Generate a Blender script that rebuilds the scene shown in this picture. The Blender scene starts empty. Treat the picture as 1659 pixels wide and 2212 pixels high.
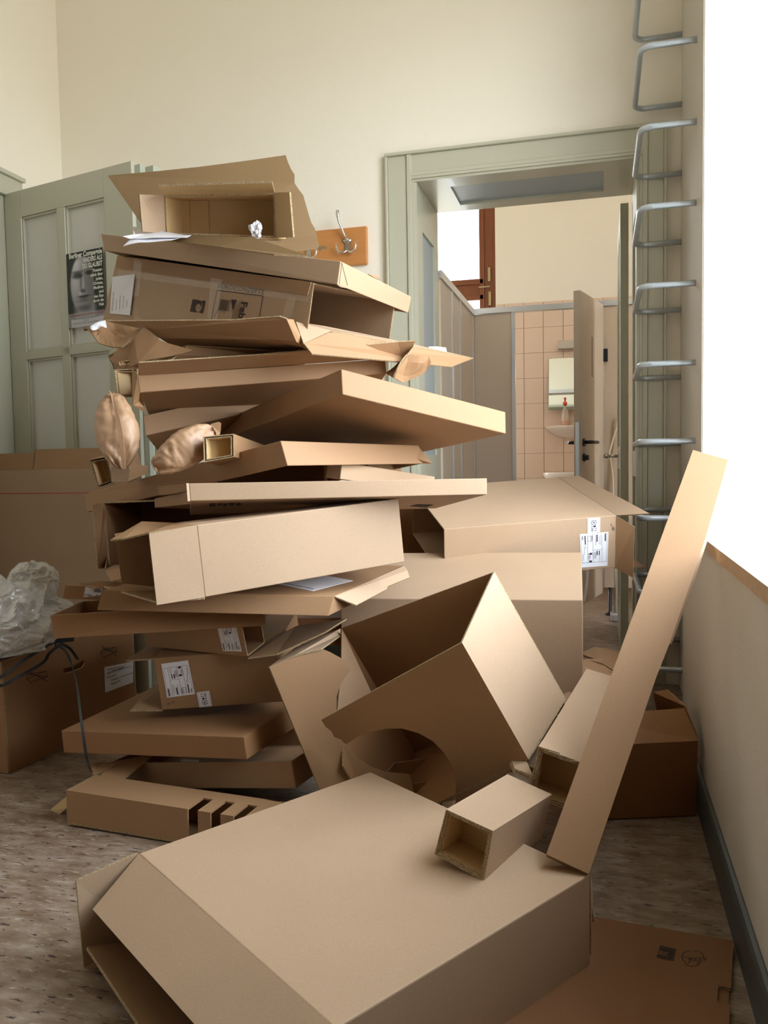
import bpy, bmesh, math, random
from mathutils import Vector, Matrix, noise
from mathutils.geometry import tessellate_polygon
random.seed(7)
S = bpy.context.scene
COL = S.collection

# ---------------------------------------------------------------- camera
F_PX, IW, IH = 1766.8, 1659.0, 2212.0
YAW, PITCH, ROLL = .2589, .059, .0175
cy, sy, cp, sp = math.cos(YAW), math.sin(YAW), math.cos(PITCH), math.sin(PITCH)
FWD = Vector((-sy*cp, cy*cp, -sp)); r0 = Vector((cy, sy, 0)); d0 = FWD.cross(r0)
RIGHT = math.cos(ROLL)*r0 + math.sin(ROLL)*d0
DOWN = -math.sin(ROLL)*r0 + math.cos(ROLL)*d0
EYE = Vector((0, 0, 1.0))
cd = bpy.data.cameras.new('camera'); cam = bpy.data.objects.new('camera', cd); COL.objects.link(cam)
cam.matrix_world = Matrix(((RIGHT.x, -DOWN.x, -FWD.x, EYE.x), (RIGHT.y, -DOWN.y, -FWD.y, EYE.y),
                           (RIGHT.z, -DOWN.z, -FWD.z, EYE.z), (0, 0, 0, 1)))
cd.sensor_fit = 'HORIZONTAL'; cd.sensor_width = 36.0; cd.lens = F_PX/IW*36.0
cd.clip_start = .02; cd.clip_end = 200
S.camera = cam

# ---------------------------------------------------------------- world, daylight, exposure
SKY = 8.0
w = bpy.data.worlds.new('world'); S.world = w; w.use_nodes = True
nt = w.node_tree; nt.nodes.clear()
tc = nt.nodes.new('ShaderNodeTexCoord'); sep = nt.nodes.new('ShaderNodeSeparateXYZ')
rmp = nt.nodes.new('ShaderNodeValToRGB'); bg = nt.nodes.new('ShaderNodeBackground'); out = nt.nodes.new('ShaderNodeOutputWorld')
mp = nt.nodes.new('ShaderNodeMapRange'); mp.inputs['From Min'].default_value = -1; mp.inputs['From Max'].default_value = 1
nt.links.new(tc.outputs['Generated'], sep.inputs[0]); nt.links.new(sep.outputs['Z'], mp.inputs['Value'])
nt.links.new(mp.outputs[0], rmp.inputs[0]); nt.links.new(rmp.outputs[0], bg.inputs[0]); nt.links.new(bg.outputs[0], out.inputs[0])
e = rmp.color_ramp.elements
e[0].position = .49; e[0].color = (.30, .29, .25, 1)
e[1].position = .56; e[1].color = (.90, .95, 1.0, 1)
n = e.new(1.0); n.color = (.80, .90, 1.0, 1)
bg.inputs[1].default_value = SKY

def portal(name, loc, rot, sx, sy_):
    l = bpy.data.lights.new(name, 'AREA'); l.shape = 'RECTANGLE'; l.size = sx; l.size_y = sy_
    l.cycles.is_portal = True
    o = bpy.data.objects.new(name, l); o.location = loc; o.rotation_euler = rot; COL.objects.link(o)
portal('window_light_portal', (.80, 2.1, 2.02), (0, math.radians(90), 0), 2.46, 1.80)
portal('washroom_window_light_portal', (-1.5, 6.68, 2.2), (math.radians(-90), 0, 0), 1.3, 2.2)
S.view_settings.view_transform = 'Standard'; S.view_settings.look = 'None'
S.view_settings.gamma = 1.0; S.view_settings.exposure = 1.06; S.view_settings.use_curve_mapping = False
S.cycles.max_bounces = 14; S.cycles.diffuse_bounces = 8; S.cycles.transparent_max_bounces = 16
S.cycles.sample_clamp_indirect = 6.0; S.cycles.caustics_reflective = False; S.cycles.caustics_refractive = False

# ---------------------------------------------------------------- materials
def srgb(h):
    c = [int(h[i:i+2], 16)/255 for i in (0, 2, 4)]
    return tuple((x/12.92 if x <= .04045 else ((x+.055)/1.055)**2.4) for x in c)+(1,)
MATS = {}
def mat(name, color, rough=.6, metal=0, noise_amt=0, noise_scale=20, bump=0, bump_scale=200, stretch=None, spec=.5, trans=0, coat=0):
    if name in MATS: return MATS[name]
    m = bpy.data.materials.new(name); m.use_nodes = True; t = m.node_tree
    b = t.nodes['Principled BSDF']
    c = color if len(color) == 4 else tuple(color)+(1,)
    b.inputs['Base Color'].default_value = c; b.inputs['Roughness'].default_value = rough
    b.inputs['Metallic'].default_value = metal; b.inputs['Specular IOR Level'].default_value = spec
    b.inputs['Transmission Weight'].default_value = trans; b.inputs['Coat Weight'].default_value = coat
    co = t.nodes.new('ShaderNodeTexCoord'); mpn = t.nodes.new('ShaderNodeMapping')
    t.links.new(co.outputs['Object'], mpn.inputs[0])
    if stretch: mpn.inputs['Scale'].default_value = stretch
    if noise_amt:
        nz = t.nodes.new('ShaderNodeTexNoise'); nz.inputs['Scale'].default_value = noise_scale; nz.inputs['Detail'].default_value = 6
        t.links.new(mpn.outputs[0], nz.inputs[0])
        mx = t.nodes.new('ShaderNodeMix'); mx.data_type = 'RGBA'
        mx.inputs[6].default_value = tuple(max(0, x*(1-noise_amt)) for x in c[:3])+(1,)
        mx.inputs[7].default_value = tuple(min(1, x*(1+noise_amt)) for x in c[:3])+(1,)
        t.links.new(nz.outputs[0], mx.inputs[0]); t.links.new(mx.outputs[2], b.inputs['Base Color'])
    if bump:
        nb = t.nodes.new('ShaderNodeTexNoise'); nb.inputs['Scale'].default_value = bump_scale; nb.inputs['Detail'].default_value = 3
        t.links.new(mpn.outputs[0], nb.inputs[0])
        bp = t.nodes.new('ShaderNodeBump'); bp.inputs['Strength'].default_value = bump; bp.inputs['Distance'].default_value = .002
        t.links.new(nb.outputs[0], bp.inputs['Height']); t.links.new(bp.outputs[0], b.inputs['Normal'])
    MATS[name] = m
    return m

def card_mat(name, color, warp=.25):
    """kraft board: fibre speckle, faint cloudy tone, soft warp"""
    m = bpy.data.materials.new(name); m.use_nodes = True; t = m.node_tree; b = t.nodes['Principled BSDF']
    b.inputs['Roughness'].default_value = .62; b.inputs['Specular IOR Level'].default_value = .35
    co = t.nodes.new('ShaderNodeTexCoord')
    n1 = t.nodes.new('ShaderNodeTexNoise'); n1.inputs['Scale'].default_value = 5; n1.inputs['Detail'].default_value = 4
    n2 = t.nodes.new('ShaderNodeTexNoise'); n2.inputs['Scale'].default_value = 420; n2.inputs['Detail'].default_value = 2
    n3 = t.nodes.new('ShaderNodeTexNoise'); n3.inputs['Scale'].default_value = 3.0; n3.inputs['Detail'].default_value = 1
    for k in (n1, n2, n3): t.links.new(co.outputs['Object'], k.inputs[0])
    a = t.nodes.new('ShaderNodeMix'); a.data_type = 'RGBA'
    a.inputs[6].default_value = tuple(x*.93 for x in color[:3])+(1,); a.inputs[7].default_value = tuple(x*1.07 for x in color[:3])+(1,)
    t.links.new(n1.outputs[0], a.inputs[0])
    r = t.nodes.new('ShaderNodeMapRange'); r.inputs['From Min'].default_value = .3; r.inputs['From Max'].default_value = .7
    r.inputs['To Min'].default_value = .93; r.inputs['To Max'].default_value = 1.07; t.links.new(n2.outputs[0], r.inputs['Value'])
    mu = t.nodes.new('ShaderNodeMix'); mu.data_type = 'RGBA'; mu.blend_type = 'MULTIPLY'; mu.inputs[0].default_value = 1
    t.links.new(a.outputs[2], mu.inputs[6]); t.links.new(r.outputs[0], mu.inputs[7]); t.links.new(mu.outputs[2], b.inputs['Base Color'])
    b1 = t.nodes.new('ShaderNodeBump'); b1.inputs['Strength'].default_value = warp; b1.inputs['Distance'].default_value = .02
    t.links.new(n3.outputs[0], b1.inputs['Height'])
    b2 = t.nodes.new('ShaderNodeBump'); b2.inputs['Strength'].default_value = .06; b2.inputs['Distance'].default_value = .0006
    t.links.new(n2.outputs[0], b2.inputs['Height']); t.links.new(b1.outputs[0], b2.inputs['Normal']); t.links.new(b2.outputs[0], b.inputs['Normal'])
    return m
CARD = {'tan': card_mat('kraft_board_tan', (.335, .193, .10)),
        'light': card_mat('kraft_board_light', (.42, .288, .188)),
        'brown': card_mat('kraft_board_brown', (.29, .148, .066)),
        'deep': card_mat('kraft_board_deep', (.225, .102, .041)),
        'umber': card_mat('kraft_board_umber', (.205, .128, .058)),
        'olive': card_mat('kraft_board_ochre', (.56, .39, .20))}
def edge_mat():
    m = bpy.data.materials.new('corrugated_cut_edge'); m.use_nodes = True; t = m.node_tree; b = t.nodes['Principled BSDF']
    b.inputs['Roughness'].default_value = .9
    co = t.nodes.new('ShaderNodeTexCoord'); v = t.nodes.new('ShaderNodeTexNoise'); v.inputs['Scale'].default_value = 420; v.inputs['Detail'].default_value = 1
    t.links.new(co.outputs['Object'], v.inputs[0]); r = t.nodes.new('ShaderNodeValToRGB'); t.links.new(v.outputs[0], r.inputs[0])
    r.color_ramp.elements[0].position = .42; r.color_ramp.elements[0].color = (.20, .135, .07, 1)
    r.color_ramp.elements[1].position = .55; r.color_ramp.elements[1].color = (.43, .32, .19, 1)
    t.links.new(r.outputs[0], b.inputs['Base Color']); return m
EDGE = edge_mat()
WHITE = mat('white_paper', (.80, .80, .86), .7, noise_amt=.04, noise_scale=9)
INK = mat('print_ink', (.035, .02, .05), .7)
INKB = mat('brown_black_ink', (.05, .03, .025), .8)
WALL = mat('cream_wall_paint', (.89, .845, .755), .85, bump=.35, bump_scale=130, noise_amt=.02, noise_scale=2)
WALLF = mat('bounce_tuned_ochre_wall', (.60, .54, .44), .85)  # unseen rear wall; tone picked for how much light it bounces
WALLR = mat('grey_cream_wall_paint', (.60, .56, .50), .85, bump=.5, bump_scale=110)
GREEN = mat('grey_green_gloss_paint', (.52, .515, .42), .33, bump=.08, bump_scale=30, coat=.15)
GREEND = mat('grey_blue_green_paint', (.065, .08, .08), .45)
REVEAL = mat('blue_grey_panel_paint', (.36, .42, .46), .4)
STEEL = mat('galvanised_steel', (.50, .56, .62), .36, metal=.6, noise_amt=.12, noise_scale=40)
CHROME = mat('brushed_chrome', (.75, .73, .72), .18, metal=1)
ALU = mat('aluminium', (.70, .73, .78), .3, metal=.8)
BLACK = mat('black_plastic', (.012, .012, .016), .3)
PARTI = mat('partition_laminate', (.60, .50, .41), .5, noise_amt=.04, noise_scale=300)
PARTE = mat('partition_edge', (.45, .38, .31), .5)
TILE = mat('beige_glazed_tile', (.74, .57, .455), .25, noise_amt=.03, noise_scale=6)
GROUT = mat('grout', (.30, .19, .13), .9)
WOODB = mat('red_brown_timber', (.21, .062, .02), .35, noise_amt=.3, noise_scale=8, stretch=(8, 8, .8))
WOODR = mat('orange_beech_board', (.55, .235, .075), .35, noise_amt=.12, noise_scale=7, stretch=(1, 6, 10))
SILLW = mat('white_sill', (.72, .72, .70), .4, noise_amt=.05, noise_scale=6)
SILLE = mat('chipboard_edge', (.50, .33, .20), .7, noise_amt=.3, noise_scale=60)
CERAM = mat('white_ceramic', (.74, .66, .60), .15)
STRAP = mat('black_strapping', (.018, .021, .027), .5)

def lino():
    m = bpy.data.materials.new('marbled_linoleum'); m.use_nodes = True; t = m.node_tree; b = t.nodes['Principled BSDF']
    b.inputs['Roughness'].default_value = .38; b.inputs['Specular IOR Level'].default_value = .45
    co = t.nodes.new('ShaderNodeTexCoord')
    def noisy(scale, sc, det, w_):
        mpn = t.nodes.new('ShaderNodeMapping'); mpn.inputs['Scale'].default_value = scale; mpn.inputs['Rotation'].default_value = (0, 0, -.22)
        t.links.new(co.outputs['Object'], mpn.inputs[0]); n = t.nodes.new('ShaderNodeTexNoise'); n.noise_dimensions = '4D'
        n.inputs['W'].default_value = w_; n.inputs['Scale'].default_value = sc; n.inputs['Detail'].default_value = det; n.inputs['Roughness'].default_value = .6
        t.links.new(mpn.outputs[0], n.inputs[0]); return n
    def ramp(n, stops):
        r = t.nodes.new('ShaderNodeValToRGB'); t.links.new(n.outputs[0], r.inputs[0]); e = r.color_ramp.elements
        e[0].position, e[0].color = stops[0]; e[1].position, e[1].color = stops[-1]
        for s_ in stops[1:-1]:
            k = e.new(s_[0]); k.color = s_[1]
        return r
    base = ramp(noisy((3.4, 9, 1), 3.0, 9, 0), [(.32, (.14, .085, .05, 1)), (.5, (.25, .18, .13, 1)), (.70, (.38, .31, .255, 1))])
    dark = ramp(noisy((26, 90, 1), 1.0, 4, 4), [(.585, (0, 0, 0, 1)), (.64, (1, 1, 1, 1))])
    lite = ramp(noisy((24, 80, 1), 1.0, 4, 9), [(.57, (0, 0, 0, 1)), (.67, (1, 1, 1, 1))])
    a = t.nodes.new('ShaderNodeMix'); a.data_type = 'RGBA'; t.links.new(lite.outputs[0], a.inputs[0]); t.links.new(base.outputs[0], a.inputs[6]); a.inputs[7].default_value = (.40, .34, .28, 1)
    a2 = t.nodes.new('ShaderNodeMix'); a2.data_type = 'RGBA'; t.links.new(dark.outputs[0], a2.inputs[0]); t.links.new(a.outputs[2], a2.inputs[6]); a2.inputs[7].default_value = (.055, .035, .032, 1)
    t.links.new(a2.outputs[2], b.inputs['Base Color']); return m
LINO = lino()

def glass_mat(name, tint=(1, 1, 1), gloss=.12, rough=.02, bump=0, diff=0):
    m = bpy.data.materials.new(name); m.use_nodes = True; t = m.node_tree; t.nodes.clear()
    o = t.nodes.new('ShaderNodeOutputMaterial'); tr = t.nodes.new('ShaderNodeBsdfTransparent'); tr.inputs[0].default_value = tint+(1,)
    g = t.nodes.new('ShaderNodeBsdfGlossy'); g.inputs['Roughness'].default_value = rough
    mx = t.nodes.new('ShaderNodeMixShader'); mx.inputs[0].default_value = gloss
    t.links.new(tr.outputs[0], mx.inputs[1]); t.links.new(g.outputs[0], mx.inputs[2]); last = mx
    if diff:
        d = t.nodes.new('ShaderNodeBsdfDiffuse'); d.inputs[0].default_value = tuple(x*.8 for x in tint)+(1,)
        m2 = t.nodes.new('ShaderNodeMixShader'); m2.inputs[0].default_value = diff
        t.links.new(mx.outputs[0], m2.inputs[1]); t.links.new(d.outputs[0], m2.inputs[2]); last = m2
    if bump:
        co = t.nodes.new('ShaderNodeTexCoord'); nb = t.nodes.new('ShaderNodeTexNoise'); nb.inputs['Scale'].default_value = 90; t.links.new(co.outputs['Object'], nb.inputs[0])
        bp = t.nodes.new('ShaderNodeBump'); bp.inputs['Strength'].default_value = bump; bp.inputs['Distance'].default_value = .004
        t.links.new(nb.outputs[0], bp.inputs['Height']); t.links.new(bp.outputs[0], g.inputs['Normal'])
    t.links.new(last.outputs[0], o.inputs[0]); return m
PANE = glass_mat('clear_window_glass', (.97, .99, .98), .06)
OBSC = glass_mat('obscure_textured_glass', (.92, .92, .90), .14, .35, .9, .75)
FILM = glass_mat('clear_packing_tape', (1, .97, .92), .07, .15, .9, .02)
BAGM = glass_mat('crumpled_clear_film', (1, 1, .99), .22, .18, .35, .42)

# ---------------------------------------------------------------- helpers
def at(x, y, D):            # point of the room seen at photograph position x, y, at distance D along the view
    return EYE + D*(FWD + RIGHT*((x-IW/2)/F_PX) + DOWN*((y-IH/2)/F_PX))
def ray(x, y): return FWD + RIGHT*((x-IW/2)/F_PX) + DOWN*((y-IH/2)/F_PX)
def hit(x, y, p, n):        # the spot on the plane (p, n)
    r = ray(x, y); return EYE + r*((p-EYE).dot(n)/r.dot(n))
def atz(x, y, z): return hit(x, y, Vector((0, 0, z)), Vector((0, 0, 1)))
def aty(x, y, Y): return hit(x, y, Vector((0, Y, 0)), Vector((0, 1, 0)))
def plane3(a, b, c):
    a, b, c = Vector(a), Vector(b), Vector(c); return a, (b-a).cross(c-a).normalized()

class Geo:
    def __init__(s): s.bm = bmesh.new()
    def face(s, pts, mi=0):
        vs = [s.bm.verts.new(p) for p in pts]
        try: f = s.bm.faces.new(vs); f.material_index = mi; return f
        except ValueError: return None
    def hexa(s, c, mi=0):   # c: 8 corners indexed ijk
        v = [s.bm.verts.new(p) for p in c]
        for q in ((0, 1, 3, 2), (4, 6, 7, 5), (0, 4, 5, 1), (2, 3, 7, 6), (0, 2, 6, 4), (1, 5, 7, 3)):
            f = s.bm.faces.new([v[i] for i in q]); f.material_index = mi
    def box(s, a, b, mi=0):
        s.hexa([(x, y, z) for x in (a[0], b[0]) for y in (a[1], b[1]) for z in (a[2], b[2])], mi)
    def sheet(s, pts, t=.004, n=None, mi=0, me=1, holes=()):
        """flat thick board: outline (and holes) extruded by t against n"""
        pts = [Vector(p) for p in pts]; holes = [[Vector(p) for p in h] for h in holes]
        if n is None:
            n = Vector((0, 0, 0))
            for i in range(len(pts)): n += (pts[i]-pts[0]).cross(pts[(i+1) % len(pts)]-pts[0])
            n.normalize()
            if n.dot(EYE-pts[0]) < 0: n = -n
        ref = Vector((0, 0, 1)) if abs(n.z) < .9 else Vector((1, 0, 0))
        ax = ref.cross(n).normalized(); ay = n.cross(ax)
        loops = [pts]+holes
        loops2 = [[Vector((p.dot(ax), p.dot(ay), 0)) for p in l] for l in loops]
        flat = [p for l in loops for p in l]
        tri = tessellate_polygon(loops2)
        a = [s.bm.verts.new(p) for p in flat]; b = [s.bm.verts.new(p-n*t) for p in flat]
        for q in tri:
            try:
                f = s.bm.faces.new([a[i] for i in q]); f.material_index = mi
                f = s.bm.faces.new([b[i] for i in reversed(q)]); f.material_index = mi
            except ValueError: pass
        k = 0
        for l in loops:
            m = len(l)
            for i in range(m):
                i2, j2 = k+i, k+(i+1) % m
                try: f = s.bm.faces.new([a[i2], a[j2], b[j2], b[i2]]); f.material_index = me
                except ValueError: pass
            k += m
    def shell(s, C, open=(), t=.005, mi=0, me=1):
        """folded board box from its 8 corners; faces in open are missing and show the cut rim"""
        C = [Vector(p) for p in C]
        def pos(a, b, c):
            r = Vector((0, 0, 0))
            for i in (0, 1):
                for j in (0, 1):
                    for k in (0, 1):
                        r += C[i*4+j*2+k]*((a if i else 1-a)*(b if j else 1-b)*(c if k else 1-c))
            return r
        L = [(C[4]-C[0]).length, (C[2]-C[0]).length, (C[1]-C[0]).length]
        names = {'left': (0, 0), 'right': (0, 1), 'front': (1, 0), 'back': (1, 1), 'bottom': (2, 0), 'top': (2, 1)}
        op = {names[o] for o in open}
        V = {}
        for inner in (0, 1):
            for i in (0, 1):
                for j in (0, 1):
                    for k in (0, 1):
                        q = []
                        for ax, c in enumerate((i, j, k)):
                            x = float(c)
                            if inner and (ax, c) not in op: x = x+(1-2*c)*t/L[ax]
                            q.append(x)
                        V[(inner, i, j, k)] = s.bm.verts.new(pos(*q))
        def quad(ax, c, inner):
            r = []
            for (a, b) in ((0, 0), (1, 0), (1, 1), (0, 1)):
                ijk = [0, 0, 0]; ijk[ax] = c; ijk[(ax+1) % 3] = a; ijk[(ax+2) % 3] = b; r.append((inner,)+tuple(ijk))
            return r
        for ax in range(3):
            for c in (0, 1):
                qo, qi = quad(ax, c, 0), quad(ax, c, 1)
                if (ax, c) not in op:
                    for qq in (qo, qi):
                        f = s.bm.faces.new([V[x] for x in qq]); f.material_index = mi
                else:
                    sides = [((ax+2) % 3, 0), ((ax+1) % 3, 1), ((ax+2) % 3, 1), ((ax+1) % 3, 0)]
                    for m in range(4):
                        if sides[m] in op: continue
                        a, b = qo[m], qo[(m+1) % 4]; a2, b2 = qi[m], qi[(m+1) % 4]
                        f = s.bm.faces.new([V[a], V[b], V[b2], V[a2]]); f.material_index = me
    def tube(s, path, r, seg=10, mi=0, cap=True):
        path = [Vector(p) for p in path]; rings = []; up = None
        for i, p in enumerate(path):
            d = (path[min(i+1, len(path)-1)]-path[max(i-1, 0)]).normalized()
            if up is None: up = (Vector((0, 0, 1)) if abs(d.z) < .9 else Vector((1, 0, 0)))
            a = d.cross(up).normalized(); b = a.cross(d).normalized(); up = b
            rr = r[i] if isinstance(r, (list, tuple)) else r
            rings.append([s.bm.verts.new(p+a*math.cos(2*math.pi*k/seg)*rr+b*math.sin(2*math.pi*k/seg)*rr) for k in range(seg)])
        for i in range(len(rings)-1):
            for k in range(seg):
                f = s.bm.faces.new([rings[i][k], rings[i][(k+1) % seg], rings[i+1][(k+1) % seg], rings[i+1][k]]); f.smooth = True; f.material_index = mi
        if cap:
            for rg in (rings[0], rings[-1]):
                f = s.bm.faces.new(rg); f.material_index = mi
    def lathe(s, c, prof, seg=24, mi=0, sx=1, sy=1):
        rings = [[s.bm.verts.new((c[0]+math.cos(2*math.pi*k/seg)*r*sx, c[1]+math.sin(2*math.pi*k/seg)*r*sy, c[2]+z)) for k in range(seg)] for r, z in prof]
        for i in range(len(rings)-1):
            for k in range(seg):
                f = s.bm.faces.new([rings[i][k], rings[i][(k+1) % seg], rings[i+1][(k+1) % seg], rings[i+1][k]]); f.smooth = True; f.material_index = mi
        for rg in (rings[0], rings[-1]): s.bm.faces.new(rg).material_index = mi
    def build(s, name, mats, parent=None, origin=None, bevel=0, smooth=False, fix=True):
        if fix: bmesh.ops.recalc_face_normals(s.bm, faces=s.bm.faces)
        me = bpy.data.meshes.new(name)
        if origin is not None: bmesh.ops.translate(s.bm, verts=s.bm.verts, vec=-Vector(origin))
        elif parent is not None: bmesh.ops.translate(s.bm, verts=s.bm.verts, vec=-root_loc(parent))
        s.bm.to_mesh(me); s.bm.free()
        for m in (mats if isinstance(mats, (list, tuple)) else [mats]): me.materials.append(m)
        if smooth:
            for p in me.polygons: p.use_smooth = True
        o = bpy.data.objects.new(name, me); COL.objects.link(o)
        if origin is not None: o.location = origin
        if parent is not None: o.parent = parent
        if bevel:
            b = o.modifiers.new('bevel', 'BEVEL'); b.width = bevel; b.segments = 2; b.limit_method = 'ANGLE'; b.angle_limit = math.radians(40)
        return o
def root_loc(o):
    v = Vector((0, 0, 0))
    while o is not None: v += o.location; o = o.parent
    return v
def tag(o, label, cat, group=None, kind=None):
    o['label'] = label; o['category'] = cat
    if group: o['group'] = group
    if kind: o['kind'] = kind
    return o
def thing(name, label, cat, loc, group=None):
    o = bpy.data.objects.new(name, None); o.empty_display_size = .05; COL.objects.link(o); o.location = Vector(loc)
    return tag(o, label, cat, group)
def struct(g, name, mats, **k):
    o = g.build(name, mats, **k)
    if 'parent' not in k or k['parent'] is None: o['kind'] = 'structure'
    return o
def text_mesh(name, s, parent, origin, xdir, ydir, size, matl, width=None, height=None, align='LEFT', bold=0):
    """flat lettering; origin = lower left, xdir along the line, ydir up the letters"""
    c = bpy.data.curves.new('t', 'FONT'); c.body = s; c.size = 1; c.align_x = 'LEFT'; c.resolution_u = 2; c.offset = bold
    tmp = bpy.data.objects.new('t', c); COL.objects.link(tmp); dg = bpy.context.evaluated_depsgraph_get()
    me = bpy.data.meshes.new_from_object(tmp.evaluated_get(dg)); COL.objects.unlink(tmp); bpy.data.objects.remove(tmp); bpy.data.curves.remove(c)
    me.materials.clear()
    xs = [v.co.x for v in me.vertices]; ys = [v.co.y for v in me.vertices]
    x0, x1, y1 = min(xs), max(xs), max(ys)
    kx = size; ky = size
    if width: kx = width/(x1-x0)
    if height: ky = height/(y1-min(0, 0))
    X = Vector(xdir).normalized(); Y = Vector(ydir).normalized(); O = Vector(origin)-root_loc(parent)
    for v in me.vertices:
        xx = (v.co.x-(x1 if align == 'RIGHT' else x0))*kx
        v.co = O+X*xx+Y*(v.co.y*ky)
    me.name = name; me.materials.append(matl)
    o = bpy.data.objects.new(name, me); COL.objects.link(o); o.parent = parent
    return o
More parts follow.
